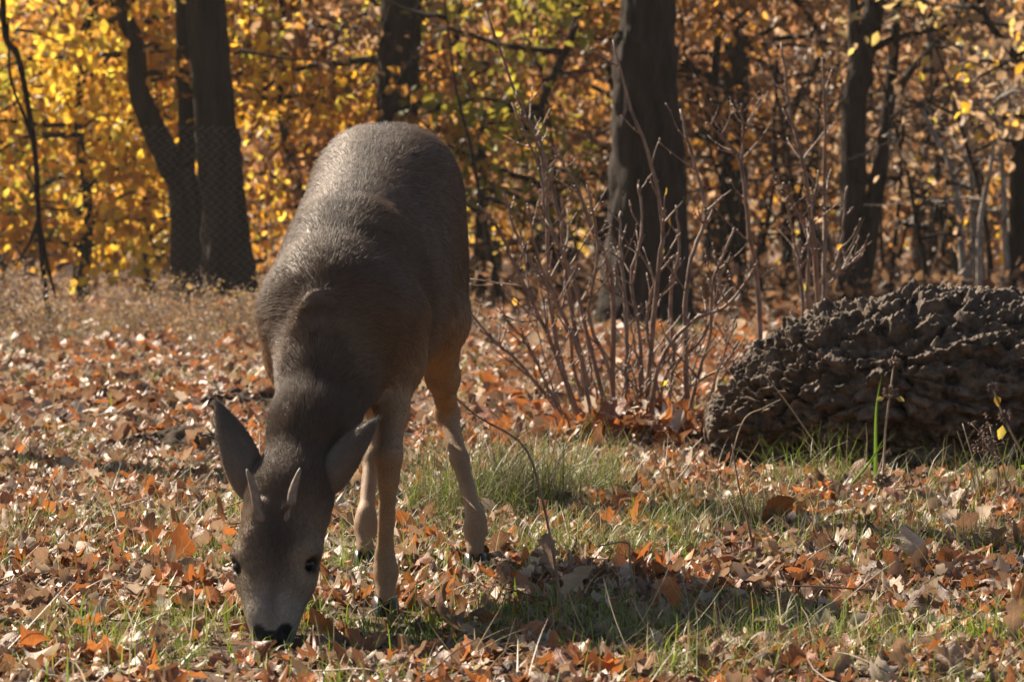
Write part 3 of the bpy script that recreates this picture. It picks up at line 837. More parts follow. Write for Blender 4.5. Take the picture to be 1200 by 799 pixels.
# eye hollows and nostrils
for e, sx in ((EL, -1), (ER, 1)):
    ball(e + V3(sx * 0.006, -0.006, 0), (0.0135, 0.0145, 0.0120), 0.007, -1)
for e, sx in ((EL, -1), (ER, 1)):
    cone(e + V3(sx * 0.007, 0.004, 0.0088), e + V3(-sx * 0.007, -0.0115, 0.0072), 0.0066, 0.0060, 0.006, region='head', hair=0.004, flow=hup)
    cone(e + V3(sx * 0.008, 0.002, -0.0105), e + V3(-sx * 0.006, -0.011, -0.0110), 0.0046, 0.0042, 0.006, region='head', hair=0.003, flow=hup)
NL, NR = P(301, 744, 3.766), P(336, 742, 3.768)
for q in (NL, NR):
    ball(q + V3(0, -0.002, 0), (0.0065, 0.008, 0.005), 0.004, -1)
# mouth line
cone_m = P(318, 760, 3.775)
ball(cone_m + V3(0, 0.004, 0), (0.022, 0.012, 0.0022), 0.004, -1)

def surface_nets(D, origin, h):
    ins = D < 0
    c = np.zeros(tuple(k - 1 for k in D.shape), np.uint8)
    offs = [(a, b, e) for a in (0, 1) for b in (0, 1) for e in (0, 1)]
    sh = D.shape
    def sub(A, o): return A[o[0]:sh[0] - 1 + o[0], o[1]:sh[1] - 1 + o[1], o[2]:sh[2] - 1 + o[2]]
    for o in offs: c += sub(ins, o)
    act = np.argwhere((c > 0) & (c < 8))
    idx = np.full(c.shape, -1, np.int32); idx[tuple(act.T)] = np.arange(len(act))
    val = {o: D[act[:, 0] + o[0], act[:, 1] + o[1], act[:, 2] + o[2]] for o in offs}
    s = np.zeros((len(act), 3)); w = np.zeros(len(act))
    for a in offs:
        for ax in range(3):
            if a[ax] == 0:
                b = list(a); b[ax] = 1; b = tuple(b)
                va, vb = val[a], val[b]; cr = (va < 0) != (vb < 0)
                t = np.where(cr, va / np.where(va == vb, 1, va - vb), 0)
                pt = np.array(a, float)[None] + t[:, None] * np.eye(3)[ax][None]
                s += np.where(cr[:, None], pt, 0); w += cr
    V = (act + s / w[:, None]) * h + origin
    quads = []
    for ax in range(3):
        o1, o2 = (ax + 1) % 3, (ax + 2) % 3
        A = np.moveaxis(ins, ax, 0); I = np.moveaxis(idx, ax, 0)
        ch = A[:-1] != A[1:]
        e = np.argwhere(ch)
        # remaining axes order after moveaxis
        rem = [k for k in range(3) if k != ax]
        good = (e[:, 1] > 0) & (e[:, 2] > 0) & (e[:, 1] < I.shape[1]) & (e[:, 2] < I.shape[2])
        e = e[good]
        q = np.stack([I[e[:, 0], e[:, 1] - 1, e[:, 2] - 1], I[e[:, 0], e[:, 1], e[:, 2] - 1], I[e[:, 0], e[:, 1], e[:, 2]], I[e[:, 0], e[:, 1] - 1, e[:, 2]]], -1)
        flip = A[e[:, 0], e[:, 1], e[:, 2]]
        if rem[0] == o1: flip = ~flip
        q[flip] = q[flip][:, ::-1]
        quads.append(q)
    return V, np.concatenate(quads)

BV, BQ = surface_nets(DG, D0, HG)
BQ = BQ[:, ::-1]
def laplace(V, Q, it, lam=0.5):
    E = np.concatenate([Q[:, [0, 1]], Q[:, [1, 2]], Q[:, [2, 3]], Q[:, [3, 0]]])
    E = np.concatenate([E, E[:, ::-1]])
    cnt = np.bincount(E[:, 0], minlength=len(V))[:, None]
    for _ in range(it):
        S_ = np.stack([np.bincount(E[:, 0], V[E[:, 1], k], len(V)) for k in range(3)], -1)
        V = V + lam * (S_ / np.maximum(cnt, 1) - V)
    return V
BV = laplace(BV, BQ, 3)

def vertex_normals(V, Q):
    n = np.cross(V[Q[:, 2]] - V[Q[:, 0]], V[Q[:, 3]] - V[Q[:, 1]])
    out = np.zeros_like(V)
    for k in range(4):
        for c in range(3):
            out[:, c] += np.bincount(Q[:, k], n[:, c], len(V))
    return nrm(out)
BN = vertex_normals(BV, BQ)
ctr = BV.mean(0)
if ((BV - ctr) * BN).sum() < 0:
    BQ = BQ[:, ::-1]; BN = -BN

def coat(Pt):
    """region blend, fur direction, hair length and coat colour at points on the body"""
    n = len(Pt)
    flow = np.zeros((n, 3)); wsum = np.zeros(n); hl = np.zeros(n)
    reg = {k: np.zeros(n) for k in ('body', 'neck', 'leg', 'thigh', 'head', 'jaw')}
    for a, b, fl, rg, hair, r in prims:
        ba = b - a; L = ba @ ba
        t = np.clip(((Pt - a) @ ba) / L, 0, 1) if L > 1e-12 else np.zeros(n)
        d = np.linalg.norm(Pt - a - t[:, None] * ba, axis=1) / r
        w = np.exp(-4.0 * d) + 1e-12
        flow += w[:, None] * fl; wsum += w; hl += w * hair; reg[rg] += w
    for k in reg: reg[k] /= wsum
    hl /= wsum
    z, y = Pt[:, 2], Pt[:, 1]
    ss = lambda e0, e1, q: (lambda u: u * u * (3 - 2 * u))(np.clip((q - e0) / (e1 - e0), 0, 1))
    nz = fbm(Pt, 38.0, 3, 61)[:, None]
    back = V3(0.085, 0.058, 0.041); side = V3(0.128, 0.080, 0.050); tanc = V3(0.33, 0.20, 0.11); neckc = V3(0.115, 0.075, 0.050)
    headc = V3(0.21, 0.148, 0.100); dark = V3(0.050, 0.034, 0.024); grey = V3(0.35, 0.305, 0.26); pale = V3(0.42, 0.33, 0.23)
    lt = np.abs((Pt - A0) @ NX_)
    spine = np.clip(1 - lt / 0.05, 0, 1)[:, None] * ss(0.5, 0.6, z)[:, None]
    c = side * (1 - spine) + back * 0.85 * spine
    under = (1 - ss(0.33, 0.50, z))[:, None] * (y > 4.0)[:, None]
    c = c * (1 - 0.6 * under) + tanc * 0.6 * under
    legw = np.clip((reg['leg'] + 0.45 * reg['thigh']) * 1.5, 0, 1)[:, None] * (1 - ss(0.36, 0.55, z))[:, None]
    c = c * (1 - legw) + (tanc * (0.85 + 0.3 * nz)) * legw
    nw = np.clip(reg['neck'] * 1.5, 0, 1)[:, None]
    c = c * (1 - nw) + neckc * nw
    hw = np.clip((reg['head'] + reg['jaw']) * 1.6, 0, 1)
    hw = (hw * (y < 4.0))[:, None]
    # along the face: 0 at the nose, 1 at the poll
    fa = ((Pt - TIP) @ nrm(POLL - TIP)) / np.linalg.norm(POLL - TIP)
    ctrx = TIP[0] + (POLL[0] - TIP[0]) * np.clip(fa, 0, 1)
    sidew = np.abs(Pt[:, 0] - ctrx)
    hc = np.broadcast_to(headc, (n, 3)).copy()
    pollw = ss(0.80, 1.05, fa)[:, None]
    hc = hc * (1 - pollw) + neckc * 1.05 * pollw
    fore = (np.exp(-((fa - 0.62) / 0.30) ** 2) * np.clip(1.25 - sidew / 0.036, 0, 1))[:, None]
    hc = hc * (1 - 0.88 * fore) + dark * 1.1 * 0.88 * fore
    mz = (1 - ss(0.12, 0.42, fa))[:, None]
    hc = hc * (1 - 0.7 * mz) + grey * 0.7 * mz
    bridge = (np.exp(-((fa - 0.22) / 0.2) ** 2) * np.clip(1 - sidew / 0.013, 0, 1))[:, None]
    hc = hc * (1 - 0.55 * bridge) + dark * 0.55 * bridge
    for e in (EL, ER):
        de = np.linalg.norm(Pt - e, axis=1)
        ring = np.exp(-((de - 0.031) / 0.009) ** 2)[:, None]
        hc = hc * (1 - 0.6 * ring) + pale * 0.85 * 0.6 * ring
        soc = (1 - ss(0.014, 0.0235, de))[:, None]
        hc = hc * (1 - soc) + V3(0.018, 0.013, 0.010) * soc
    for e, sx in ((EL, -1), (ER, 1)):
        q0, q1 = e + V3(-sx * 0.010, -0.010, -0.008), e + V3(-sx * 0.016, -0.018, -0.034)
        tq = np.clip(((Pt - q0) @ (q1 - q0)) / ((q1 - q0) @ (q1 - q0)), 0, 1)
        tl = np.exp(-(np.linalg.norm(Pt - q0 - tq[:, None] * (q1 - q0), axis=1) / 0.008) ** 2)[:, None]
        hc = hc * (1 - 0.6 * tl) + dark * 0.6 * tl
    jw = np.clip(reg['jaw'] * 1.6 - 0.3, 0, 1)[:, None]
    hc = hc * (1 - 0.45 * jw) + pale * 0.7 * 0.45 * jw
    nose = np.minimum(np.minimum(np.linalg.norm(Pt - NL, axis=1) / 0.0155, np.linalg.norm(Pt - NR, axis=1) / 0.0155), np.linalg.norm((Pt - P(318, 750, 3.764)) / V3(0.025, 0.024, 0.0145), axis=1))
    nosew = (1 - ss(0.85, 1.1, nose))[:, None]
    hc = hc * (1 - nosew) + V3(0.010, 0.009, 0.009) * nosew
    c = c * (1 - hw) + hc * hw
    c = c * (0.82 + 0.36 * nz)
    hl = hl * (1 - nosew[:, 0] * hw[:, 0])
    for e in (EL, ER):
        hl = hl * ss(0.010, 0.022, np.linalg.norm(Pt - e, axis=1))
    return nrm(flow), hl, np.clip(c, 0, 1), nosew[:, 0] * hw[:, 0]

flow, hlen, bcol, nosew = coat(BV)

def hide_material():
    T = NT('deer_hide')
    at = T.n('Attribute'); at.attribute_name = 'Col'
    tc = T.n('TexCoord')
    nz = T.noise(420.0, 3, 0.6, tc.outputs['Object'])
    c = T.mix(at.outputs['Color'], T.ramp(nz.outputs[0], [(0.3, 0.6), (0.7, 1.0)]).outputs[0], 1.0, 'MULTIPLY')
    pb = T.n('BsdfPrincipled'); pb.inputs['Roughness'].default_value = 0.6; pb.inputs['Specular IOR Level'].default_value = 0.3
    T.l(c, pb.inputs['Base Color']); T.l(T.bump(nz.outputs[0], 0.4, 0.002), pb.inputs['Normal'])
    T.l(pb.outputs[0], T.out.inputs[0]); return T.m
def fur_material():
    T = NT('deer_fur')
    at = T.n('Attribute'); at.attribute_name = 'Col'
    hi = T.n('HairInfo')
    c = T.mix(at.outputs['Color'], (1.0, 0.95, 0.88), T.ramp(hi.outputs['Intercept'], [(0.55, 0.0), (1.0, 0.06)]).outputs[0])
    pb = T.n('BsdfPrincipled'); pb.inputs['Roughness'].default_value = 0.5; pb.inputs['Specular IOR Level'].default_value = 0.35
    T.l(c, pb.inputs['Base Color'])
    tr = T.n('BsdfTranslucent'); T.l(c, tr.inputs[0])
    ms = T.n('MixShader'); ms.inputs[0].default_value = 0.25
    T.l(pb.outputs[0], ms.inputs[1]); T.l(tr.outputs[0], ms.inputs[2]); T.l(ms.outputs[0], T.out.inputs[0]); return T.m
M_HIDE, M_FUR = hide_material(), fur_material()
M_HORN = simple_material('antler_horn', (0.20, 0.15, 0.11), 0.55, 0.4, 0.35, 120.0)
M_HOOF = simple_material('black_hoof', (0.02, 0.017, 0.015), 0.35, 0.5, 0.3, 80.0)
T = NT('wet_dark_eye'); pb = T.n('BsdfPrincipled'); tcn = T.n('TexCoord'); nzn = T.noise(30.0, 2, 0.5, tcn.outputs['Object'])
T.l(T.ramp(nzn.outputs[0], [(0.3, (0.006, 0.004, 0.003)), (0.7, (0.014, 0.008, 0.005))]).outputs[0], pb.inputs['Base Color'])
pb.inputs['Roughness'].default_value = 0.3; pb.inputs['Specular IOR Level'].default_value = 0.3
T.l(pb.outputs[0], T.out.inputs[0]); M_EYE = T.m

DB = V3(-0.27, 4.35, g_(-0.27, 4.35))
deer = thing('deer', DB, 'young grey brown deer with short spike antlers grazing with its head at the ground', 'deer')
mk('body', BV, BQ, M_HIDE, deer, True, bcol, None, DB)

fur_P, fur_N, fur_F, fur_L, fur_C = [], [], [], [], []
def take_fur(V, Q, N, FLOW, HL, C, count, bias=None):
    a = np.linalg.norm(np.cross(V[Q[:, 2]] - V[Q[:, 0]], V[Q[:, 3]] - V[Q[:, 1]]), axis=1) * 0.5
    if bias is not None: a = a * bias[Q].mean(1)
    f = rng.choice(len(Q), count, p=a / a.sum())
    w = rng.random((count, 2)); u, v = w[:, :1], w[:, 1:]
    W = [(1 - u) * (1 - v), u * (1 - v), u * v, (1 - u) * v]
    mixq = lambda A: sum(W[k] * (A[Q[f, k]] if A.ndim == 2 else A[Q[f, k]][:, None]) for k in range(4))
    fur_P.append(mixq(V)); fur_N.append(nrm(mixq(N))); fur_F.append(mixq(FLOW)); fur_L.append(mixq(HL)[:, 0]); fur_C.append(mixq(C))
bias = 1.0 + 2.5 * (BV[:, 1] < 3.98) + 0.8 * (BV[:, 1] < 4.3)
take_fur(BV, BQ, BN, flow, hlen, bcol, 240000, bias)

# ears: cupped, thick walled, rooted inside the skull
def ear(base, tip, opening, width):
    ax = nrm(tip - base); L = np.linalg.norm(tip - base)
    o = nrm(opening - (opening @ ax) * ax); sd = np.cross(ax, o)
    nt, nf = 26, 15
    t = np.linspace(0, 1, nt)
    w = width * (np.sin(np.pi * np.clip(t * 0.93 + 0.05, 0, 1) ** 0.92)) ** 0.75 * (1 - 0.25 * t)
    w = np.maximum(w, 0.0022); w[0] *= 1.0
    half = np.interp(t, [0, 0.25, 0.6, 1], [2.3, 1.75, 1.25, 0.9])
    bend = 0.010 * np.sin(np.pi * t)
    grids, nors = [], []
    for off in (0.0, -0.0035):
        rr = w / np.sin(np.minimum(half, np.pi / 2))
        phi = np.linspace(-1, 1, nf)[None, :] * half[:, None]
        r2 = np.maximum(rr[:, None] + off, 0.0008)
        c0 = base[None, None] + (ax[None] * (t * L)[:, None])[:, None, :] + o[None, None] * (rr * 0.75 - bend)[:, None, None]
        G = c0 + r2[..., None] * (np.sin(phi)[..., None] * sd - np.cos(phi)[..., None] * o)
        grids.append(G); nors.append(np.sin(phi)[..., None] * sd - np.cos(phi)[..., None] * o)
    G = np.concatenate([grids[0], grids[1][:, ::-1]], axis=1)
    N = np.concatenate([nors[0], -nors[1][:, ::-1]], axis=1)
    m = 2 * nf
    i, j = np.meshgrid(np.arange(nt - 1), np.arange(m), indexing='ij')
    q = (i * m + j).ravel(); q2 = (i * m + (j + 1) % m).ravel()
    Vv = G.reshape(-1, 3); Nn = nrm(N.reshape(-1, 3))
    Q = np.stack([q, q2, q2 + m, q + m], -1)
    tips = np.repeat(t, m)[:, None]
    isin = (np.tile(np.arange(m), nt) >= nf)[:, None]
    rim = np.abs(np.tile(np.concatenate([np.linspace(-1, 1, nf), np.linspace(1, -1, nf)]), nt))[:, None] ** 5
    c = V3(0.15, 0.115, 0.088) * (1 - isin) + V3(0.24, 0.19, 0.15) * isin
    c = c * (1 - 0.5 * tips ** 3) * (0.85 + 0.3 * fbm(Vv, 60.0, 2, 71)[:, None])
    c = c * (1 - 0.4 * rim) + V3(0.25, 0.20, 0.16) * 0.4 * rim
    mk('ear', Vv, Q, M_HIDE, deer, True, c, None, DB)
    take_fur(Vv, Q, Nn, np.broadcast_to(ax, Vv.shape).copy(), np.where(isin[:, 0], 0.012, 0.006), c, 9000)
ear(P(308, 590, 3.90), P(254, 471, 3.945), V3(-0.40, 0.90, -0.1), 0.032)
ear(P(362, 582, 3.89), P(443, 490, 3.90), V3(0.15, 0.85, -0.50), 0.029)

# fur as hair strands
FP, FN, FF, FLn, FC = (np.concatenate(q) for q in (fur_P, fur_N, fur_F, fur_L, fur_C))
FF = nrm(FF - (FF * FN).sum(1, keepdims=True) * FN)
n = len(FP); K = 4
jit = rng.normal(size=(n, 3)) * 0.11
FLn = FLn * rng.uniform(0.65, 1.25, n)
clump = (fbm(FP, 90.0, 2, 81) - 0.5)[:, None] * np.cross(FN, FF) * 0.5
pts = np.zeros((n, K, 3))
for k in range(K):
    s_ = k / (K - 1)
    pts[:, k] = FP - FN * 0.0008 + FLn[:, None] * (FF * s_ * 0.92 + FN * (0.46 * s_ - 0.26 * s_ * s_) + (jit + clump) * s_ * s_)
cu = bpy.data.hair_curves.new('fur')
cu.add_curves([K] * n)
cu.attributes['position'].data.foreach_set('vector', (pts - DB).astype(np.float32).ravel())
ra = cu.attributes.get('radius') or cu.attributes.new('radius', 'FLOAT', 'POINT')
rr = np.where(FP[:, 1] < 3.98, 0.00016, 0.00022)[:, None] * np.array([1.0, 0.9, 0.65, 0.12])[None]
ra.data.foreach_set('value', rr.astype(np.float32).ravel())
ca = cu.attributes.new('Col', 'FLOAT_COLOR', 'CURVE')
cc = np.ones((n, 4), np.float32); cc[:, :3] = np.clip(FC * rng.uniform(0.5, 1.55, (n, 1)), 0, 1)
ca.data.foreach_set('color', cc.ravel())
cu.materials.append(M_FUR)
fo = bpy.data.objects.new('fur', cu); COL.objects.link(fo); fo.parent = deer
tag(fo, None, None, None, 'stuff')

# eyes
def ellipsoid(c, r, axes, nu=16, nv=10):
    th = np.linspace(0, 2 * np.pi, nu, endpoint=False); ph = np.linspace(0.02, np.pi - 0.02, nv)
    Pp, Tt = np.meshgrid(ph, th, indexing='ij')
    L = np.stack([np.sin(Pp) * np.cos(Tt), np.sin(Pp) * np.sin(Tt), np.cos(Pp)], -1).reshape(-1, 3) * np.asarray(r)
    i, j = np.meshgrid(np.arange(nv - 1), np.arange(nu), indexing='ij')
    q = (i * nu + j).ravel(); q2 = (i * nu + (j + 1) % nu).ravel()
    return L @ np.asarray(axes) + np.asarray(c), np.stack([q, q + nu, q2 + nu, q2], -1)
for e, sx in ((EL, -1), (ER, 1)):
    V_, F_ = ellipsoid(e + V3(sx * -0.0025, 0.0015, 0.0), (0.0138, 0.0138, 0.0104), np.eye(3))
    eo = mk('eye', V_, F_, M_EYE, deer, True, origin=DB)
# antlers: straight young spikes
for a0, a1, nm in ((AL0, AL1, 'left'), (AR0, AR1, 'right')):
    a = Acc()
    d = a1 - a0
    side_ = V3(1 if nm == 'left' else -1, 0, 0)
    pth = smooth_path([a0 - d * 0.12, a0 + d * 0.25 - side_ * 0.000, a0 + d * 0.6 + side_ * 0.0015, a1], 14)
    tube(a, pth, np.interp(np.linspace(0, 1, 14), [0, 0.3, 0.7, 0.93, 1.0], [0.0092, 0.0075, 0.0056, 0.0032, 0.001]), 10, rough=0.14)
    a.build('antler', M_HORN, deer, True, DB)
# cloven hooves
def hoof(f0, yaw):
    a = Acc()
    for sx in (-1, 1):
        rings = []
        prof = [(0.0, 0.0115, 0.023), (0.010, 0.0110, 0.0215), (0.020, 0.0098, 0.0175), (0.030, 0.0082, 0.0135)]
        nn = 12
        for (z, wx, wy) in prof:
            an = np.arange(nn) * 2 * np.pi / nn
            yy = -np.cos(an) * wy - 0.008 * (1 - z / 0.03)
            yy = np.where(yy < 0, yy * 1.15, yy)
            xx_ = np.sin(an) * wx * (1 - 0.25 * np.clip(-yy / 0.03, 0, 1)) + sx * 0.0098
            rings.append(np.stack([xx_, yy, np.full(nn, z - 0.003)], -1))
        Vv = np.concatenate(rings)
        c_, s_ = math.cos(yaw), math.sin(yaw)
        Vv = Vv @ np.array([[c_, s_, 0], [-s_, c_, 0], [0, 0, 1]]) + f0
        i, j = np.meshgrid(np.arange(3), np.arange(nn), indexing='ij')
        q = (i * nn + j).ravel(); q2 = (i * nn + (j + 1) % nn).ravel()
        base = a.n
        a.add(Vv, np.stack([q, q + nn, q2 + nn, q2], -1))
        k = np.arange(1, nn - 1)
        a.T.append(np.stack([np.full_like(k, base), base + k, base + k + 1], -1))
        t0 = base + 3 * nn
        a.T.append(np.stack([np.full_like(k, t0), t0 + k + 1, t0 + k], -1))
    a.build('hoof', M_HOOF, deer, True, DB)
for f0, yaw in ((F1, 0.05), (F2, 0.0), (F3, 0.1), (F4, -0.05)):
    hoof(f0, yaw)

# ------------------------------------------------------------------ leafless shrubs
BUD_T = np.array([[-0.35, 0, -0.35], [0.35, 0, -0.35], [0.35, 0, 0.35], [-0.35, 0, 0.35], [0, 1, 0], [0, -0.4, 0]]) 
BUD_F = np.array([[0, 4, 1], [1, 4, 2], [2, 4, 3], [3, 4, 0], [0, 1, 5], [1, 2, 5], [2, 3, 5], [3, 0, 5]])
def shrub_stem(parent, org, pts, r0, r1, n_twig, tl=(0.06, 0.28), n_bud=14, leafy=0.03, up_=0.5):
    """one stem with its side twigs and buds; a few last leaves as sub-parts"""
    path = smooth_path(pts, 26)
    path[1:] += rng.normal(size=(25, 3)) * 0.0013
    a = Acc()
    rad = np.linspace(r0, r1, 26) * (1 + 0.10 * rng.random(26))
    tube(a, path, rad, 7, rough=0.15)
    T_ = nrm(np.gradient(path, axis=0))
    buds_p, buds_d = [], []
    leaves = []
    sgn = 1
    for k in range(n_twig):
        s = rng.uniform(0.25, 0.98); i = int(s * 25); sgn = -sgn
        side = nrm(rng.normal(size=3) * np.array([1, 0.8, 0.25]) + np.array([sgn * 0.6, 0, 0]))
        d = nrm(T_[i] * up_ + side * 0.75 + np.array([0, 0, 0.25]))
        L = rng.uniform(*tl) * (1.15 - 0.6 * s)
        tw = wobbly(path[i], d, L, 6, 0.10, -0.07)
        tube(a, tw, np.linspace(min(rad[i] * 0.6, 0.0032), 0.0011, 7), 4)
        for b in range(3):
            ii = rng.integers(2, 7); buds_p.append(tw[ii]); buds_d.append(nrm((tw[ii] - tw[ii - 1])) + rng.normal(size=3) * 0.6)
        if L > 0.14:
            t2 = wobbly(tw[3], nrm(tw[3] - tw[2]) + rng.normal(size=3) * 0.6, L * 0.45, 4, 0.15, -0.05)
            tube(a, t2, np.linspace(0.0016, 0.0009, 5), 3)
            buds_p.append(t2[-1]); buds_d.append(t2[-1] - t2[-2])
        if rng.random() < leafy:
            leaves.append((tw[-1], nrm(tw[-1] - tw[-2])))
    for b in range(n_bud):
        i = rng.integers(6, 26); buds_p.append(path[i] + rng.normal(size=3) * rad[i] * 0.5); buds_d.append(T_[i] + rng.normal(size=3) * 0.7)
    bp, bd = np.array(buds_p), np.array(buds_d)
    scatter(a, BUD_T, BUD_F, bp, frames(nrm(bd), nrm(rng.normal(size=bp.shape))), rng.uniform(0.005, 0.010, len(bp)))
    st = a.build('stem', M_TWIG, parent, True, org)
    for p, d in leaves:
        la = Acc(); c = np.array([YEL, GRN, ORA][rng.integers(3)][0])[None]
        scatter(la, LEAF_T, LEAF_F, p[None], frames(nrm(d + rng.normal(size=3) * 0.6)[None], nrm(rng.normal(size=(1, 3)) + np.array([[0, 0, 1]]))), np.array([rng.uniform(0.022, 0.035)]), c)
        lo = la.build('leaf', M_TREELEAF, st, False, org)

SY = 7.7
so = np.array([P(740, 505, SY)[0], SY, 0.0]); so[2] = gz(so[0], so[1])
shrub = thing('leafless_shrub', so, 'leafless many stemmed shrub of thin reddish twigs between deer and log', 'shrub')
stems = [
    ([(685, 505), (648, 378), (641, 270), (638, 182), (607, 115), (570, 14)], 0.0085),
    ([(705, 503), (668, 358), (655, 250), (628, 165), (604, 108)], 0.0080),
    ([(716, 500), (717, 338), (695, 270), (672, 212), (645, 170)], 0.0090),
    ([(756, 505), (763, 405), (773, 304), (776, 257), (760, 182), (736, 115), (719, 47)], 0.0085),
    ([(808, 500), (803, 378), (810, 304), (826, 250), (807, 169), (797, 128)], 0.0085),
    ([(690, 503), (614, 432), (575, 395), (548, 362)], 0.0062),
    ([(694, 505), (645, 400), (607, 320), (585, 270), (560, 240)], 0.0075),
    ([(760, 505), (772, 430), (810, 378), (851, 358), (882, 320)], 0.0075),
    ([(735, 505), (734, 380), (728, 300), (726, 250)], 0.0078),
    ([(722, 505), (690, 400), (672, 330), (640, 250), (632, 200), (600, 120)], 0.0072),
    ([(745, 505), (752, 420), (740, 330), (752, 270), (748, 215)], 0.0066),
    ([(775, 505), (788, 430), (786, 350), (796, 290), (792, 240)], 0.0070),
    ([(798, 505), (818, 440), (832, 390), (836, 330), (860, 270)], 0.0062),
    ([(700, 505), (680, 420), (650, 350), (612, 290), (590, 225)], 0.0064),
    ([(768, 505), (780, 440), (820, 400), (842, 340), (838, 300)], 0.0058),
    ([(730, 505), (712, 430), (690, 370), (700, 290), (688, 215)], 0.0066),
    ([(678, 505), (640, 450), (622, 410), (590, 370)], 0.0052),
    ([(712, 505), (675, 440), (665, 380), (630, 300), (618, 240)], 0.0060),
    ([(784, 505), (770, 450), (758, 380), (768, 330), (790, 300)], 0.0056),
    ([(790, 505), (803, 460), (846, 430), (866, 400)], 0.0050),
]
for uv_, r0 in stems:
    yb = SY + rng.uniform(-0.25, 0.25); ye = yb + rng.uniform(-0.15, 0.15)
    pts_ = [P(a, b, yb + (ye - yb) * k / (len(uv_) - 1)) for k, (a, b) in enumerate(uv_)]
    pts_[0][2] = gz(pts_[0][0], pts_[0][1]) - 0.02
    shrub_stem(shrub, so, pts_, r0 * 0.92, 0.0030, int(rng.integers(8, 13)), (0.05, 0.20), leafy=0.018)
# suckers about its foot
for k in range(16):
    b = so + np.array([rng.uniform(-0.16, 0.2), rng.uniform(-0.22, 0.22), 0]); b[2] = gz(b[0], b[1]) - 0.01
    d = nrm(np.array([rng.normal() * 0.35, rng.normal() * 0.2, 1.0])); L = rng.uniform(0.2, 0.5)
    shrub_stem(shrub, so, [b, b + d * L * 0.5, b + d * L + rng.normal(size=3) * 0.03], 0.0040, 0.0014, 5, (0.05, 0.14), 5, 0.02)

SY2 = 8.6
so2 = np.array([P(930, 360, SY2)[0], SY2, 0.0])
shrub2 = thing('leafless_shrub', so2, 'sparse leafless shrub with tall upright stems rising behind the log', 'shrub')
for uv_, r0 in [([(896, 470), (889, 350), (878, 270), (868, 190), (848, 165), (828, 143)], 0.0085), ([(966, 470), (966, 345), (966, 240), (967, 150), (965, 70)], 0.0082),
                ([(962, 470), (958, 340), (945, 215), (926, 130), (915, 50)], 0.0085), ([(940, 470), (940, 345), (930, 280), (921, 232)], 0.0060),
                ([(868, 195), (871, 160), (869, 122)], 0.0048), ([(972, 330), (985, 290), (992, 220)], 0.0042), ([(955, 300), (935, 250), (918, 215)], 0.0042), ([(968, 335), (990, 315), (1012, 294)], 0.0040), ([(950, 470), (946, 340), (952, 250), (960, 200)], 0.0058)]:
    pts_ = [P(a, b, SY2 + rng.uniform(-0.05, 0.05)) for (a, b) in uv_]
    if uv_[0][1] > 400: pts_[0][2] = gz(pts_[0][0], pts_[0][1]) - 0.02
    shrub_stem(shrub2, so2, pts_, r0 * 1.1, 0.0032, 9, (0.05, 0.2), 12, 0.05)

# hanging bare branch at the edge of the fence trees
hb = P(18, 60, 16.0)
bt = thing('dead_sapling', (P(60, 290, 16.0)[0], 16.0, 0), 'thin bare dark sapling with hooked forked twigs before the yellow oak', 'sapling')
bto = np.array([P(60, 290, 16.0)[0], 16.0, 0])
a = Acc(); tube(a, smooth_path([(bto[0], 16.0, -0.05), P(52, 330, 16.0), P(46, 265, 16.0), P(40, 170, 16.0), P(22, 70, 16.0), P(6, 40, 16.0), P(2, -60, 16.0)], 30), np.linspace(0.014, 0.022, 30), 6, rough=0.1)
a.build('stem', M_BARK, bt, True, bto)
for pp in ([(44, 258), (34, 285), (18, 312)], [(40, 170), (30, 140), (12, 90), (10, 20)], [(46, 262), (58, 320), (66, 350)]):
    a = Acc(); tube(a, smooth_path([P(x, y, 16.0) for x, y in pp], 12), np.linspace(0.014, 0.006, 12), 5); a.build('twig', M_BARK, bt, True, bto)
for k in range(6):
    a = Acc(); p0 = P(rng.uniform(8, 50), rng.uniform(40, 300), 16.0)
    st = smooth_path([(bto[0], 16.0, -0.05), P(46, 265, 16.0), P(40, 170, 16.0), P(22, 70, 16.0)], 20)[rng.integers(7, 20)]
    tube(a, wobbly(st, rng.normal(size=3) + np.array([0, 0, -0.2]), rng.uniform(0.15, 0.5), 6, 0.2, 0.1), np.linspace(0.006, 0.002, 7), 4); a.build('twig', M_BARK, bt, True, bto)

# ------------------------------------------------------------------ molehills
MOUNDS = []
for (u, v, w, h), lb in zip([(205, 528, 0.26, 0.075), (105, 478, 0.20, 0.06), (282, 486, 0.24, 0.085)], ['broad dark molehill of crumbly soil, nearest to the ear of the deer', 'small flat dark molehill lying apart from the other two', 'crumbly molehill of bare soil partly behind the neck of the deer']):
    c = ground_at(u, v); c[2] = gz(c[0], c[1])
    nr, na = 44, 110; h *= 0.85
    rr_, aa = np.meshgrid(np.linspace(0, 1, nr), np.linspace(0, 2 * np.pi, na, endpoint=False), indexing='ij')
    x = c[0] + rr_ * w * np.cos(aa) * 1.25; y = c[1] + rr_ * w * np.sin(aa)
    pz = np.stack([x, y, 0 * x], -1)
    z = gz(x, y) - 0.012 + h * np.exp(-(rr_ * 1.7) ** 2) * (0.7 + 0.6 * vnoise(pz, 7.0, 3)) + (0.085 * (fbm(pz, 22.0, 4, 8) - 0.45)) * (1 - rr_ ** 2)
    i, j = np.meshgrid(np.arange(nr - 1), np.arange(na), indexing='ij')
    q = (i * na + j).ravel(); q2 = (i * na + (j + 1) % na).ravel()
    o = mk('molehill', np.stack([x.ravel(), y.ravel(), z.ravel()], -1), np.stack([q, q + na, q2 + na, q2], -1), M_MOUND, None, True, origin=c)
    tag(o, lb, 'molehill', 'molehills')
    MOUNDS.append((c, w, h))

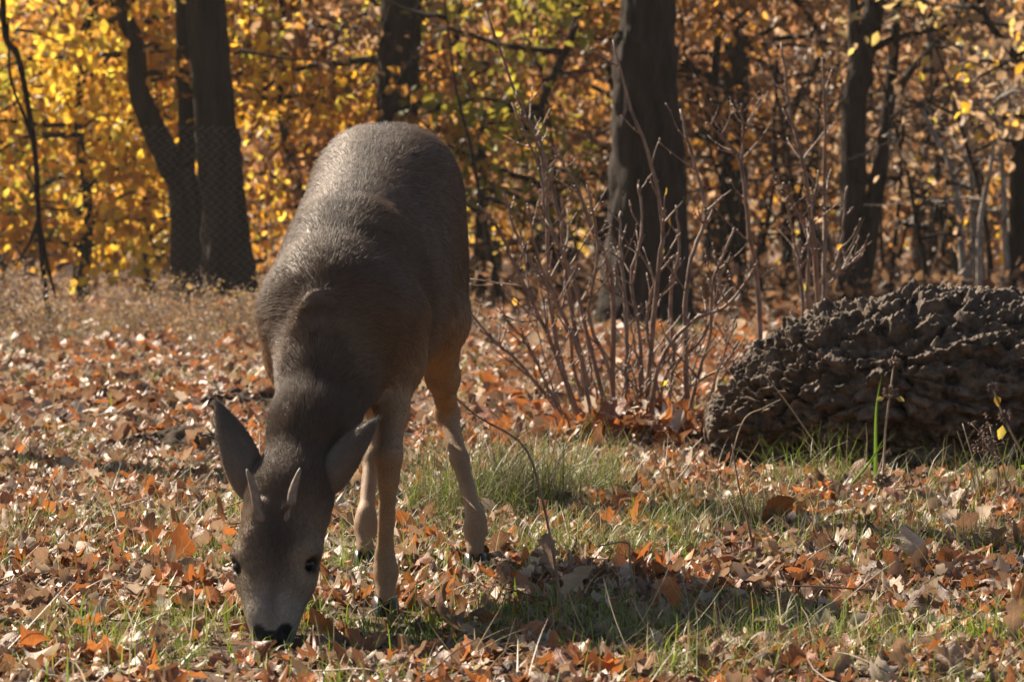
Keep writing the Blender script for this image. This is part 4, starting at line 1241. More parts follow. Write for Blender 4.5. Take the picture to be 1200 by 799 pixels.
# ------------------------------------------------------------------ fallen oak leaves
def oak_leaf(na, nw, seed, curl, roll, twist, ruffle, lobes=4.2, aspect=0.36):
    amp = 0.26 if seed % 4 else 0.06
    r = np.random.default_rng(seed)
    t = np.linspace(0, 1, na); w = np.linspace(-1, 1, nw)
    env = np.sin(np.pi * np.clip(t, 0, 1) ** 1.15) ** 0.65
    ph = r.uniform(-0.4, 0.4)
    out = []
    for sgn in (-1, 1):
        lob = 1 + amp * np.cos(2 * np.pi * (lobes * t + ph + 0.12 * sgn)) + 0.07 * r.normal(size=na)
        out.append(np.maximum(aspect * env * lob * (0.75 + 0.5 * t), 0.012))
    Wl = np.where(w[None, :] < 0, out[0][:, None], out[1][:, None])
    x = Wl * w[None, :]
    y = t[:, None] + 0.16 * np.abs(w[None, :]) ** 1.2 * Wl * np.sin(np.pi * t)[:, None]
    z = roll * x ** 2 * 1.6 + curl * (t[:, None] - 0.4) ** 2 + ruffle * np.sin(t[:, None] * 13 + 2.2 * w[None, :] + ph * 8) * np.abs(w[None, :]) * 0.5 * env[:, None]
    z = z + ruffle * 0.5 * np.sin(t[:, None] * 7 + ph * 20)
    a = twist * (t[:, None] - 0.5)
    x2 = x * np.cos(a) - z * np.sin(a); z2 = x * np.sin(a) + z * np.cos(a)
    V = np.stack([x2, y - 0.45, z2], -1).reshape(-1, 3)
    i, j = np.meshgrid(np.arange(na - 1), np.arange(nw - 1), indexing='ij')
    q = (i * nw + j).ravel()
    F = np.stack([q, q + 1, q + nw + 1, q + nw], -1)
    uv = np.stack([np.broadcast_to(w[None, :], x.shape), np.broadcast_to(t[:, None], x.shape)], -1).reshape(-1, 2)
    # a short stalk
    n0 = len(V)
    b = V[nw // 2]
    S = np.array([[b[0] - 0.012, b[1], b[2]], [b[0] + 0.012, b[1], b[2]], [b[0] + 0.02, b[1] - 0.14, b[2] + 0.03], [b[0] + 0.002, b[1] - 0.14, b[2] + 0.03]])
    V = np.concatenate([V, S]); F = np.concatenate([F, [[n0, n0 + 1, n0 + 2, n0 + 3]]]); uv = np.concatenate([uv, [[0, 0]] * 4])
    return V, F, uv
shapes = []
for k in range(20):
    rr = np.random.default_rng(100 + k)
    shapes.append((100 + k, rr.uniform(-1.3, 1.5), rr.uniform(-2.6, 4.2), rr.uniform(-1.5, 1.5), rr.uniform(0.05, 0.14), rr.uniform(3.0, 4.2), rr.uniform(0.19, 0.28)))
COLORS = {
    'orange': [(0.46, 0.145, 0.035), (0.40, 0.125, 0.03), (0.50, 0.17, 0.045)],
    'russet': [(0.24, 0.090, 0.040), (0.20, 0.080, 0.040), (0.28, 0.110, 0.055)],
    'tan': [(0.30, 0.195, 0.125), (0.24, 0.15, 0.095), (0.35, 0.235, 0.155)],
    'pale': [(0.50, 0.39, 0.28), (0.45, 0.34, 0.24), (0.57, 0.47, 0.37)],
    'brown': [(0.16, 0.085, 0.05), (0.12, 0.065, 0.04), (0.20, 0.11, 0.07)],
}
CNAMES = list(COLORS)
LEAFWORD = {'orange': 'bright orange', 'russet': 'rusty brown', 'tan': 'dull tan', 'pale': 'pale silvery', 'brown': 'dark brown'}
def leaf_label(cname, Rm, size, x, y):
    flatn = abs(float(Rm[2, 2]))
    pose = 'lying flat on' if flatn > 0.93 else 'tilted on' if flatn > 0.6 else 'standing on edge in'
    where = 'the litter left of the deer' if x < -0.42 else 'leaves about the deer legs' if x < 0.0 else 'the litter below the leafless shrub' if x < 0.28 else 'the litter in front of the log'
    return ('small ' if size < 0.055 else 'large ') + LEAFWORD[cname] + ' oak leaf ' + pose + ' ' + where
leaf_mesh = {}
def get_leaf_mesh(k, cname):
    if (k, cname) not in leaf_mesh:
        sd_, cu_, ro_, tw_, ru_, lo_b, asp = shapes[k]
        V, F, uv = oak_leaf(25, 5, sd_, cu_, ro_, tw_, ru_, lo_b, asp)
        c = np.array(COLORS[cname][k % 3])[None] * np.ones((len(V), 1))
        c = c * (0.85 + 0.3 * np.random.default_rng(k).random((len(V), 1)))
        o = mk('leaf_template', V, F, M_FALLEN, None, True, c, uv)
        leaf_mesh[(k, cname)] = o.data
        bpy.data.objects.remove(o)
    return leaf_mesh[(k, cname)]

def leaf_pose(n, stand):
    """leaf frames: mostly lying, some tilted up or standing"""
    az = rng.uniform(0, 2 * np.pi, n)
    tilt = rng.normal(size=n) * 0.22; st = rng.random(n) < stand
    tilt[st] = rng.uniform(0.5, 1.4, st.sum())
    y = np.stack([np.cos(az) * np.cos(tilt), np.sin(az) * np.cos(tilt), np.sin(tilt)], -1)
    upv = nrm(np.stack([rng.normal(size=n) * 0.27, rng.normal(size=n) * 0.27, np.where(rng.random(n) < 0.35, -1.0, 1.0)], -1))
    return frames(y, upv)

def green_at(x, y):
    """where living grass grows between the leaves"""
    p = np.stack([x, y, 0 * x], -1)
    g = vnoise(p, 1.9, 12) * 0.6 + vnoise(p, 5.0, 13) * 0.4
    # foreground strip below the deer and the tussocks to the right of its legs
    g = g + 0.12 * np.exp(-((x + 0.12) / 0.35) ** 2 - ((y - 4.0) / 0.45) ** 2) + 0.16 * np.exp(-((x - 0.06) / 0.22) ** 2 - ((y - 5.3) / 0.6) ** 2)
    return g

# the 300 largest leaves, each a thing of its own
hero = [  # u, v, colour, size, tilt, azimuth, label
    (205, 652, 'orange', 0.085, 0.5, 70, 'large tilted orange leaf, left of the deer muzzle'),
    (112, 764, 'orange', 0.075, 0.15, 10, 'yellow orange oak leaf lying flat on shaded litter, left of the muzzle'),
    (785, 706, 'orange', 0.070, 0.7, 120, 'bright orange leaf tilted up on short grass below the shrub'),
    (668, 694, 'pale', 0.075, 0.9, 60, 'white shining crumpled leaf beside the bent dark seedling'),
    (642, 668, 'tan', 0.080, 1.25, 95, 'tall folded tan leaf standing beside the bent dark seedling'),
    (530, 690, 'orange', 0.050, 0.4, 200, 'small orange leaf lying just before the hind hoof of the deer'),
    (490, 652, 'tan', 0.090, 0.5, 160, 'broad tan leaf between the two lit legs of the deer'),
    (1188, 748, 'tan', 0.062, 1.1, 100, 'tall tan leaf standing before the right end of the log'),
    (1072, 655, 'pale', 0.075, 1.2, 80, 'narrow pale leaf standing upright before the log'),
    (262, 690, 'orange', 0.060, 0.35, 20, 'orange leaf lying beside the cheek of the deer'),
    (384, 728, 'orange', 0.060, 0.35, 150, 'orange leaf right beside the muzzle of the deer'),
    (905, 612, 'orange', 0.080, 0.7, 40, 'orange leaf leaning against a dark twig before the log'),
    (738, 603, 'orange', 0.060, 0.5, 10, 'golden leaf lying on top of the grass tussock'),
    (60, 700, 'tan', 0.075, 0.2, 170, 'broad curled tan leaf on the sunlit litter left of the deer'),
]
taken = []
def put_leaf(x, y, dz, Rm, size, cname, k, label, group):
    me = get_leaf_mesh(k, cname)
    o = bpy.data.objects.new('oak_leaf', me); COL.objects.link(o)
    M3 = Matrix([list(map(float, r)) for r in Rm])
    zs = (np.array([v.co for v in me.vertices]) @ Rm.T)[:, 2] * size
    z = float(gz(x, y)) - zs.min() * 0.86 + dz - 0.004
    o.matrix_world = Matrix.Translation((float(x), float(y), z)) @ M3.to_4x4() @ Matrix.Scale(float(size), 4)
    tag(o, label, 'leaf', group)
for (u, v, cname, size, tilt, azd, lab) in hero:
    g = ground_at(u, v + 14)
    az = R(azd)
    yv = np.array([[math.cos(az) * math.cos(tilt), math.sin(az) * math.cos(tilt) * 0.6, math.sin(tilt)]])
    put_leaf(g[0], g[1], 0.004, frames(nrm(yv), nrm(np.array([[0.1, -1.0, 0.5]])))[0], size, cname, int(rng.integers(20)), lab, None)
count = len(hero)
while count < 300:
    Yl = 3.42 + 2.3 * rng.random() ** 1.15
    u = rng.uniform(-20, 1220); x = (u - 600) / FPX * Yl
    if green_at(np.array([x]), np.array([Yl]))[0] > 0.66 and rng.random() < 0.7: continue
    if -0.42 < x < -0.22 and 3.3 < Yl < 3.9: continue
    if any(abs(x - f_[0]) < 0.06 and f_[1] - 0.28 < Yl < f_[1] + 0.04 for f_ in (F1, F2, F3, F4)): continue
    cname = CNAMES[rng.choice(5, p=[0.15, 0.21, 0.32, 0.15, 0.17])]
    Rm_, sz_ = leaf_pose(1, 0.05)[0], rng.uniform(0.036, 0.072)
    put_leaf(x, Yl, rng.uniform(0, 0.010), Rm_, sz_, cname, int(rng.integers(20)), leaf_label(cname, Rm_, sz_, x, Yl), cname + ' oak leaves scattered over the foreground')
    count += 1

# the rest of the carpet
acc = Acc()
tmpl = [oak_leaf(17, 3, *((lambda s: (s[0] + 50, s[1], s[2], s[3], s[4], s[5], s[6]))(shapes[k]))) for k in range(20)]
def carpet(n, y0, y1, smin, smax, tm, stand, lift, probs, xm=1.12):
    y = np.sqrt(rng.uniform(y0 ** 2, y1 ** 2, n)); x = rng.uniform(-0.5, 0.5, n) * y * 1200 / FPX * xm
    k = (rng.random(n) > np.clip((green_at(x, y) - 0.58) * 3.5, 0, 0.6)) & ~((x > -0.38) & (x < -0.27) & (y > 3.70) & (y < 3.86))
    for hx, hy in [(f_[0], f_[1]) for f_ in (F1, F2, F3, F4)]:
        k &= ~((np.abs(x - hx) < 0.055) & (y < hy + 0.04) & (y > hy - 0.26) & (rng.random(n) < 0.8))
    k &= ~((x > -0.41) & (x < -0.22) & (y > 3.3) & (y < 3.8) & (rng.random(n) < 0.3))
    inlog = (x > 0.5) & (np.abs(y - LY + 0.22 * (x - 0.5)) < 0.26)
    k &= ~inlog
    x, y = x[k], y[k]; n = len(x)
    which = rng.integers(0, len(tm), n); cn = rng.choice(5, n, p=probs)
    sz = rng.uniform(smin, smax, n); rot = leaf_pose(n, stand)
    ca = np.array([COLORS[c] for c in CNAMES])[cn, rng.integers(0, 3, n)] * rng.uniform(0.7, 1.25, (n, 1))
    pos = np.stack([x, y, gz(x, y) + 0.003 + lift * rng.random(n) ** 1.5], -1)
    for q in range(len(tm)):
        s_ = which == q
        if s_.any(): scatter(acc, tm[q][0], tm[q][1], pos[s_], rot[s_], sz[s_], ca[s_], tm[q][2])
PB = [0.15, 0.22, 0.31, 0.13, 0.19]
carpet(3400, 3.0, 4.6, 0.025, 0.06, tmpl, 0.04, 0.008, PB)
carpet(10500, 4.4, 8.2, 0.03, 0.068, tmpl, 0.08, 0.016, PB)
lowt = []
for k in range(6):
    V, F, uv = oak_leaf(6, 3, 300 + k, 0.5 * (k % 3 - 1), 1.0, 0.5, 0.06, 2.0, 0.36)
    lowt.append((V[:-4], F[:-1], uv[:-4]))
PF = [0.19, 0.27, 0.25, 0.07, 0.22]
carpet(13000, 8.0, 14.5, 0.045, 0.085, lowt, 0.25, 0.03, PF)
carpet(7000, 14.0, 26.0, 0.08, 0.14, lowt, 0.25, 0.03, PF)
def side_carpet(n, y0, y1, reach, smin, smax):
    y = rng.uniform(y0, y1, n); sgn = np.where(rng.random(n) < 0.5, -1, 1)
    x = sgn * (y * 600 / FPX * 1.10 + reach * rng.random(n) ** 1.3)
    k = ~((x > 0.5) & (x < 2.8) & (np.abs(y - LY + 0.22 * (x - 0.5)) < 0.28)); x, y = x[k], y[k]; n = len(x)
    cn = rng.choice(5, n, p=PB); ca = np.array([COLORS[c] for c in CNAMES])[cn, rng.integers(0, 3, n)] * rng.uniform(0.7, 1.25, (n, 1))
    rot = leaf_pose(n, 0.1); pos = np.stack([x, y, gz(x, y) + 0.006 + 0.015 * rng.random(n)], -1); sz = rng.uniform(smin, smax, n)
    for q in range(len(lowt)):
        s_ = (np.arange(n) % len(lowt)) == q
        scatter(acc, lowt[q][0], lowt[q][1], pos[s_], rot[s_], sz[s_], ca[s_], lowt[q][2])
side_carpet(9000, 1.5, 9.0, 2.6, 0.035, 0.075)
side_carpet(9000, 8.0, 26.0, 6.0, 0.06, 0.11)
n = 4000
y = rng.uniform(0.6, 3.2, n); x = rng.uniform(-1.6, 1.6, n)
cn = rng.choice(5, n, p=PB); ca = np.array([COLORS[c] for c in CNAMES])[cn, rng.integers(0, 3, n)]; rot = leaf_pose(n, 0.05)
for q in range(len(lowt)):
    s_ = (np.arange(n) % len(lowt)) == q
    scatter(acc, lowt[q][0], lowt[q][1], np.stack([x, y, gz(x, y) + 0.006 + 0.012 * rng.random(n)], -1)[s_], rot[s_], rng.uniform(0.035, 0.07, s_.sum()), ca[s_], lowt[q][2])
# leaves blown onto the molehills
for c, w, h in MOUNDS:
    n = 46; aa = rng.uniform(0, 6.28, n); rr_ = w * (0.25 + 0.9 * rng.random(n))
    x = c[0] + rr_ * np.cos(aa) * 1.25; y = c[1] + rr_ * np.sin(aa)
    pos = np.stack([x, y, gz(x, y) + 0.012 + h * np.exp(-(rr_ / w * 1.7) ** 2)], -1); rot = leaf_pose(n, 0.1)
    ca = np.array([COLORS[q] for q in CNAMES])[rng.choice(5, n, p=PB), rng.integers(0, 3, n)]
    for q in range(20):
        s_ = (np.arange(n) % 20) == q
        if s_.any(): scatter(acc, tmpl[q][0], tmpl[q][1], pos[s_], rot[s_], rng.uniform(0.05, 0.085, s_.sum()), ca[s_], tmpl[q][2])
# drift of leaves caught at the foot of the shrub
n = 420
x = so[0] + rng.normal(size=n) * 0.22; y = so[1] - 0.12 + rng.normal(size=n) * 0.16
pos = np.stack([x, y, gz(x, y) + 0.01 + 0.10 * rng.random(n) * np.exp(-((x - so[0]) / 0.25) ** 2)], -1)
rot = leaf_pose(n, 0.55); cn = rng.choice(5, n, p=[0.38, 0.26, 0.16, 0.08, 0.12])
ca = np.array([COLORS[c] for c in CNAMES])[cn, rng.integers(0, 3, n)]
for q in range(14):
    s_ = (np.arange(n) % 14) == q
    scatter(acc, tmpl[q][0], tmpl[q][1], pos[s_], rot[s_], rng.uniform(0.06, 0.10, s_.sum()), ca[s_], tmpl[q][2])
carpet(9000, 3.0, 7.5, 0.008, 0.026, lowt, 0.15, 0.012, PB)
for k in range(260):
    y = math.sqrt(rng.uniform(3.1 ** 2, 8.5 ** 2)); x = rng.uniform(-0.5, 0.5) * y * 0.4
    if x > 0.5 and abs(y - LY) < 0.3: continue
    L = rng.uniform(0.04, 0.20); az = rng.uniform(0, 6.28)
    st = wobbly((x, y, float(gz(x, y)) + 0.012), (math.cos(az), math.sin(az), rng.normal() * 0.10), L, 5, 0.12, 0)
    tube(acc, st, np.linspace(rng.uniform(0.0012, 0.0028), 0.0009, 6), 5, np.array((0.15, 0.10, 0.07)) * rng.uniform(0.5, 1.6)); acc.U.append(np.zeros((30, 2)))
lit = acc.build('leaf_litter', M_LITTER, None, True)
tag(lit, 'carpet of dry orange brown and tan oak leaves covering the forest floor', 'leaf litter', None, 'stuff')

# ------------------------------------------------------------------ grass
def blades(acc, x, y, z, length, width, lean, bend, col, k=4):
    n = len(x)
    az = rng.uniform(0, 2 * np.pi, n)
    dirh = np.stack([np.cos(az), np.sin(az), 0 * az], -1)
    side = np.stack([-np.sin(az + rng.normal(size=n) * 0.8), np.cos(az + rng.normal(size=n) * 0.8), 0 * az], -1)
    base = np.stack([x, y, z], -1)
    V = []
    for i in range(k):
        s = i / (k - 1)
        ang = lean + bend * s
        c = base + length[:, None] * (dirh * (np.sin(ang) * s)[:, None] + np.array([0, 0, 1.0]) * (np.cos(ang) * s)[:, None])
        w = width * (1 - s) ** 0.7 * 0.5 + 0.00015
        V.append(c - side * w[:, None]); V.append(c + side * w[:, None])
    V = np.stack(V, 1).reshape(-1, 3)
    f = np.array([[2 * i, 2 * i + 1, 2 * i + 3, 2 * i + 2] for i in range(k - 1)])
    F = (np.arange(n)[:, None, None] * 2 * k + f[None]).reshape(-1, 4)
    acc.add(V, F, np.repeat(col, 2 * k, axis=0))
def gcol(n, dry):
    g = np.array([(0.15, 0.22, 0.02), (0.20, 0.29, 0.03), (0.12, 0.17, 0.02), (0.26, 0.30, 0.05)])[rng.integers(0, 4, n)]
    d = np.array([(0.36, 0.28, 0.16), (0.44, 0.36, 0.23), (0.28, 0.21, 0.12), (0.34, 0.30, 0.15)])[rng.integers(0, 4, n)]
    return np.where((rng.random(n) < dry)[:, None], d, g) * rng.uniform(0.75, 1.2, (n, 1))
acc = Acc()
# living blades in patches
n = 90000
y = np.sqrt(rng.uniform(3.1 ** 2, 8.5 ** 2, n)); x = rng.uniform(-0.5, 0.5, n) * y * 1200 / FPX * 1.1
g = green_at(x, y)
k = rng.random(n) < np.clip((g - 0.46) * 3.0, 0.03, 0.8)
k &= rng.random(n) < np.clip(1.25 - (y - 3.4) / 6, 0.35, 1) * np.where((x > 0.4) & (y > 5.6), 0.45, 1.0)
k &= ~((x > 0.5) & (np.abs(y - LY + 0.22 * (x - 0.5)) < 0.27))
k &= ~((x > -0.41) & (x < -0.23) & (y > 3.4) & (y < 3.88) & (rng.random(n) < 0.75))
x, y = x[k], y[k]; n = len(x)
fr_ = (y < 4.9) & (rng.random(n) < 0.8)
blades(acc, x, y, gz(x, y) - 0.003, rng.uniform(0.015, 0.06, n), rng.uniform(0.0014, 0.0030, n), rng.normal(size=n) * 0.35, rng.uniform(0.1, 1.1, n), np.where(fr_[:, None], gcol(n, 0.06), gcol(n, 0.55) * 0.8))
# straw lying about
n = 4200
y = np.sqrt(rng.uniform(3.1 ** 2, 9 ** 2, n)); x = rng.uniform(-0.5, 0.5, n) * y * 1200 / FPX * 1.1
k = ~((x > 0.5) & (np.abs(y - LY + 0.22 * (x - 0.5)) < 0.27)) & ~((x > -0.42) & (x < -0.24) & (y < 3.9)); x, y = x[k], y[k]; n = len(x)
blades(acc, x, y, gz(x, y) + rng.uniform(0, 0.02, n), rng.uniform(0.04, 0.13, n), rng.uniform(0.0010, 0.0022, n), rng.uniform(0.6, 1.5, n), rng.uniform(-0.2, 0.5, n), gcol(n, 0.95), 5)
# thin cover farther back, towards the fence
n = 30000
y = np.sqrt(rng.uniform(8.5 ** 2, 19 ** 2, n)); x = rng.uniform(-0.5, 0.5, n) * y * 1200 / FPX * 1.1
k = rng.random(n) < np.clip((vnoise(np.stack([x, y, 0 * x], -1), 0.9, 14) - 0.35) * 2, 0.05, 1); x, y = x[k], y[k]; n = len(x)
blades(acc, x, y, gz(x, y), rng.uniform(0.03, 0.11, n), rng.uniform(0.003, 0.006, n), rng.normal(size=n) * 0.4, rng.uniform(0.2, 1.0, n), gcol(n, 0.65), 3)
go = acc.build('grass', M_GRASS, None, False)
tag(go, 'sparse short green grass and dry straw between the fallen leaves', 'grass', None, 'stuff')

# tussocks, each its own
for (u, v, rad_, nb, ln, dry, lab) in [
    (580, 600, 0.14, 2400, 0.22, 0.7, 'sunlit tussock of long dry grass right of the hind leg of the deer'),
    (650, 585, 0.13, 1800, 0.19, 0.7, 'yellowish grass tussock next to the foot of the leafless shrub'),
    (715, 655, 0.13, 1600, 0.12, 0.45, 'dense low green tussock in shade below the leafless shrub'),
    (835, 620, 0.12, 1000, 0.13, 0.6, 'straw coloured grass tussock in front of the left end of the log'),
    (965, 580, 0.10, 500, 0.17, 0.6, 'thin tall grass tuft at the foot of the log'),
    (780, 745, 0.14, 1300, 0.08, 0.6, 'matted greyish tussock of short grass far in front of the shrub'),
    (910, 780, 0.14, 1200, 0.08, 0.65, 'matted shaded tussock of dry grass far in front of the log'),
    (1150, 590, 0.10, 450, 0.16, 0.75, 'loose tuft of dry grass beside the withered umbels at the log')]:
    c = ground_at(u, v); c[2] = gz(c[0], c[1])
    nb = int(nb * 0.6); a = Acc(); rr_ = rad_ * np.sqrt(rng.random(nb)); an = rng.uniform(0, 2 * np.pi, nb)
    x = c[0] + rr_ * np.cos(an) * 1.3; y = c[1] + rr_ * np.sin(an)
    blades(a, x, y, gz(x, y) - 0.004, ln * 0.8 * rng.uniform(0.4, 1.25, nb), rng.uniform(0.0010, 0.0022, nb), rng.normal(size=nb) * 0.45, rng.uniform(0.2, 1.6, nb), gcol(nb, dry * 0.75) * 0.8, 6)
    o = a.build('grass_tussock', M_GRASS, None, False, c)
    tag(o, lab, 'grass tussock', 'grass tussocks')

# ------------------------------------------------------------------ dry weeds along the fence
def weed_proto(seed, h):
    r = np.random.default_rng(seed)
    a = Acc(); heads = Acc()
    for s in range(r.integers(3, 6)):
        d = nrm(np.array([r.normal() * 0.3, r.normal() * 0.3, 1.0]))
        p = wobbly((r.normal() * 0.03, r.normal() * 0.03, -0.02), d, h * r.uniform(0.6, 1.1), 8, 0.10, 0)
        tube(a, p, np.linspace(0.004, 0.0018, 9), 4)
        for b in range(9):
            q = p[r.integers(3, 9)]
            tw = wobbly(q, d + r.normal(size=3) * 0.7, r.uniform(0.05, 0.16), 3, 0.2, 0)
            tube(a, tw, np.linspace(0.0022, 0.0012, 4), 3)
            m = 5
            pos = tw[-1] + r.normal(size=(m, 3)) * 0.022
            scatter(heads, LEAF_T, LEAF_F, pos, frames(nrm(r.normal(size=(m, 3))), nrm(r.normal(size=(m, 3)))), r.uniform(0.014, 0.034, m),
                    np.array([(0.20, 0.15, 0.11), (0.14, 0.10, 0.07), (0.16, 0.11, 0.075), (0.30, 0.20, 0.07)])[r.integers(0, 4, m)])
    return a, heads
protos = []
WL = 'withered brown weed with seed heads growing along the wire fence'
for k in range(6):
    a, hd = weed_proto(500 + k, 0.42)
    t = thing('dry_weed', (0, 0, 0), WL, 'weed', 'dry weeds along the fence')
    pc_ = (a.build('stalks', M_STALK, t, True), hd.build('seed_heads', M_TREELEAF, t, False))
    for q in pc_: q['kind'] = 'stuff'
    protos.append((t,) + pc_)
spots = []
for k in range(125):
    Yw = 12.5 + 6.3 * rng.random() ** 0.6; u = rng.uniform(-40, 560)
    if u > 330 and rng.random() < 0.55: continue
    spots.append((u, Yw))
for k, (u, Yw) in enumerate(spots):
    t, s1, s2 = protos[k % 6]
    if k >= 6:
        t2 = t.copy(); COL.objects.link(t2)
        for ch in (s1, s2):
            c = ch.copy(); COL.objects.link(c); c.parent = t2
        t = t2
    x = (u - 600) / FPX * Yw
    t.location = (x, Yw, float(gz(x, Yw)))
    t.rotation_euler = (0, 0, rng.uniform(0, 6.28)); sc_ = (0.32 + 0.60 * rng.random() ** 1.6) * (1.0 if u < 330 else 0.7)
    t.scale = (sc_, sc_, sc_)
    t['label'] = ('tall' if sc_ > 0.62 else 'low' if sc_ < 0.42 else 'medium high') + ' withered brown weed with seed heads ' + ('before the bright yellow young oak' if u < 170 else 'before the two dark fence oaks' if u < 330 else 'behind the deer')

# ------------------------------------------------------------------ withered herbs before the log
def whorl(acc, c, r, n=70):
    d = nrm(rng.normal(size=(n, 3)) * np.array([1, 1, 0.75]))
    scatter(acc, BUD_T, BUD_F, c + d * r * 0.55, frames(d, nrm(rng.normal(size=(n, 3)))), rng.uniform(0.5, 0.8, (n, 1)) * r * np.array([[0.35, 0.75, 0.35]]))
def herb(lab, Yh, line, whorls, leaves, r0=0.0032):
    pts_ = [P(a, b, Yh) for a, b in line]; pts_[0][2] = gz(pts_[0][0], pts_[0][1]) - 0.01
    o0 = pts_[0].copy()
    t = thing('withered_herb', o0, lab, 'weed', 'withered herbs before the log')
    a = Acc(); tube(a, smooth_path(pts_, 18), np.linspace(r0, r0 * 0.6, 18), 5); a.build('stem', M_STALK, t, True, o0)
    for (u, v, r) in whorls:
        a = Acc(); whorl(a, P(u, v, Yh), r); a.build('seed_head', M_SEED, t, False, o0)
    for (u, v, sz, du, dv, cl) in leaves:
        a = Acc(); p = P(u, v, Yh); q = P(u + du, v + dv, Yh - 0.005)
        scatter(a, LEAF_T * np.array([1.1, 1, 1.6]), LEAF_F, p[None], frames(nrm(q - p)[None], np.array([[0.2, -1.0, 0.3]])), np.array([sz]), np.array([cl])); a.build('leaf', M_TREELEAF, t, True, o0)
herb('upright withered herb with round seed whorls before the middle of the log', 5.55, [(1004, 642), (1020, 600), (1034, 560), (1038, 500), (1044, 455), (1048, 424)],
     [(1048, 424, 0.013), (1043, 460, 0.017), (1034, 562, 0.019), (1042, 531, 0.007)], [(1036, 466, 0.018, -12, 4, (0.30, 0.26, 0.08)), (1050, 466, 0.018, 12, 4, (0.30, 0.26, 0.08))])
herb('low withered herb with grey seed whorls and one fresh green leaf', 5.30, [(1030, 668), (1010, 630), (1003, 606), (992, 632)],
     [(1015, 611, 0.019), (997, 634, 0.021)], [(1020, 618, 0.042, -2, 26, (0.16, 0.26, 0.02)), (1000, 622, 0.026, -20, -6, (0.2, 0.26, 0.05))])
herb('leaning withered herb with whorls and yellow leaves at the right end of the log', 5.6, [(1225, 590), (1205, 545), (1188, 512), (1176, 488), (1164, 456)],
     [(1164, 454, 0.014), (1179, 488, 0.018)], [(1166, 462, 0.026, 4, 12, (0.55, 0.34, 0.05)), (1175, 498, 0.030, -3, 14, (0.5, 0.40, 0.07)), (1196, 545, 0.03, 14, 8, (0.28, 0.34, 0.06))])
# dry umbel clump
Yh = 5.7
o0 = P(1152, 600, Yh); o0[2] = gz(o0[0], o0[1])
t = thing('withered_herb', o0, 'bunch of thin branching umbel stalks withered in front of the log', 'weed', 'withered herbs before the log')
for (line, tips) in [([(1150, 610), (1140, 560), (1122, 505)], 0), ([(1150, 610), (1146, 560), (1128, 496)], 0), ([(1160, 610), (1172, 560), (1152, 510)], 1), ([(1162, 610), (1170, 560), (1160, 498)], 1), ([(1163, 610), (1178, 565), (1168, 520)], 1)]:
    a = Acc(); pp = smooth_path([P(x, y, Yh + rng.uniform(-0.03, 0.03)) for x, y in line], 12); pp[0, 2] = o0[2] - 0.01
    tube(a, pp, np.linspace(0.0024, 0.0012, 12), 4)
    a.build('stem', M_STALK, t, True, o0)
    if tips:
        h = Acc()
        for b in range(7):
            tw = wobbly(pp[rng.integers(7, 12)], nrm(pp[-1] - pp[-3]) + rng.normal(size=3) * 0.6, rng.uniform(0.02, 0.05), 3, 0.1, 0)
            tube(h, tw, 0.0009, 3)
            scatter(h, BUD_T, BUD_F, tw[-1] + rng.normal(size=(6, 3)) * 0.004, frames(nrm(rng.normal(size=(6, 3))), nrm(rng.normal(size=(6, 3)))), rng.uniform(0.004, 0.007, 6))
        h.build('seed_head', M_SEED, t, False, o0)['kind'] = 'stuff'

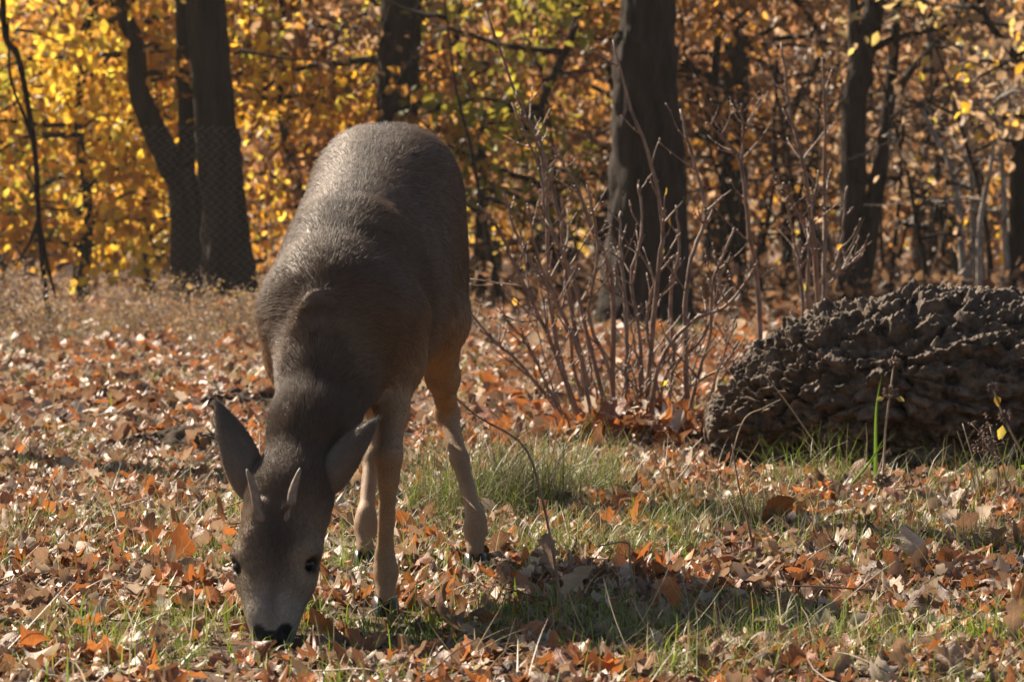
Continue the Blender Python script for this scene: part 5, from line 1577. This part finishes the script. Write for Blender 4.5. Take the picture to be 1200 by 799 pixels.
# bare dark seedlings and loose straws
def wand(name, lab, cat, line, Yw, r0, r1, mat, col=None, dy=0.0):
    pts_ = [P(a, b, Yw + dy * k / (len(line) - 1)) for k, (a, b) in enumerate(line)]; pts_[0][2] = gz(pts_[0][0], pts_[0][1]) - 0.012
    a = Acc(); tube(a, smooth_path(pts_, 20), np.linspace(r0, r1, 20), 5, col=col, rough=0.1 if col is None else 0)
    o = a.build(name, mat, None, True, pts_[0]); tag(o, lab, cat); return o
yb = lambda v: ground_at(600, v)[1]
wand('seedling', 'bent dark leafless seedling standing in front of the shrub', 'seedling', [(668, 736), (655, 690), (647, 640), (632, 570), (612, 520), (560, 488), (530, 462)], yb(736), 0.0026, 0.0012, M_TWIG)
wand('seedling', 'short dark leafless seedling before the left end of the log', 'seedling', [(886, 652), (876, 610), (866, 570), (858, 520)], yb(652), 0.0028, 0.0012, M_TWIG)
wand('seedling', 'small dark leafless seedling in grass far before the log', 'seedling', [(852, 770), (842, 735), (838, 705)], yb(770), 0.0022, 0.001, M_TWIG)
wand('straw', 'long pale straw slanting down across the left bark of the log', 'straw', [(985, 585), (962, 530), (935, 490), (915, 462), (896, 440)], 6.2, 0.0026, 0.0012, M_STALK)
wand('straw', 'pale straw arching from the leaves up to the end of the log', 'straw', [(850, 515), (870, 495), (895, 478), (915, 468)], 6.4, 0.0018, 0.001, M_STALK)
wand('straw', 'long straw lying flat over leaves before the log', 'straw', [(1085, 648), (1130, 645), (1170, 644), (1215, 641)], 5.0, 0.0022, 0.0016, M_STALK)
wand('straw', 'twisted light straw standing in the shaded grass below the shrub', 'straw', [(745, 690), (738, 655), (735, 635), (700, 640)], yb(690), 0.0024, 0.0012, M_STALK)
for lab, line, Yg in [('single broad green grass blade arching before the log', [(975, 590), (1000, 565), (1020, 540), (1038, 510)], 5.9), ('thin upright green grass blade touching the log', [(1026, 590), (1026, 540), (1027, 480), (1033, 440)], 6.0)]:
    pts_ = smooth_path([P(a, b, Yg) for a, b in line], 14); pts_[0, 2] = gz(pts_[0, 0], pts_[0, 1]) - 0.01
    w = 0.0045 * (1 - np.linspace(0, 1, 14) ** 2) + 0.0003
    V = np.concatenate([pts_ - np.array([1, 0.3, 0]) * w[:, None], pts_ + np.array([0, 0.003, 0]), pts_ + np.array([1, -0.3, 0.2]) * w[:, None]])
    i = np.arange(13)
    F = np.concatenate([np.stack([i, i + 14, i + 15, i + 1], -1), np.stack([i + 14, i + 28, i + 29, i + 15], -1)])
    o = mk('tall_grass', V, F, M_GRASS, None, True, np.broadcast_to(np.array([0.14, 0.24, 0.03]), (len(V), 3)), origin=pts_[0]); tag(o, lab, 'grass')
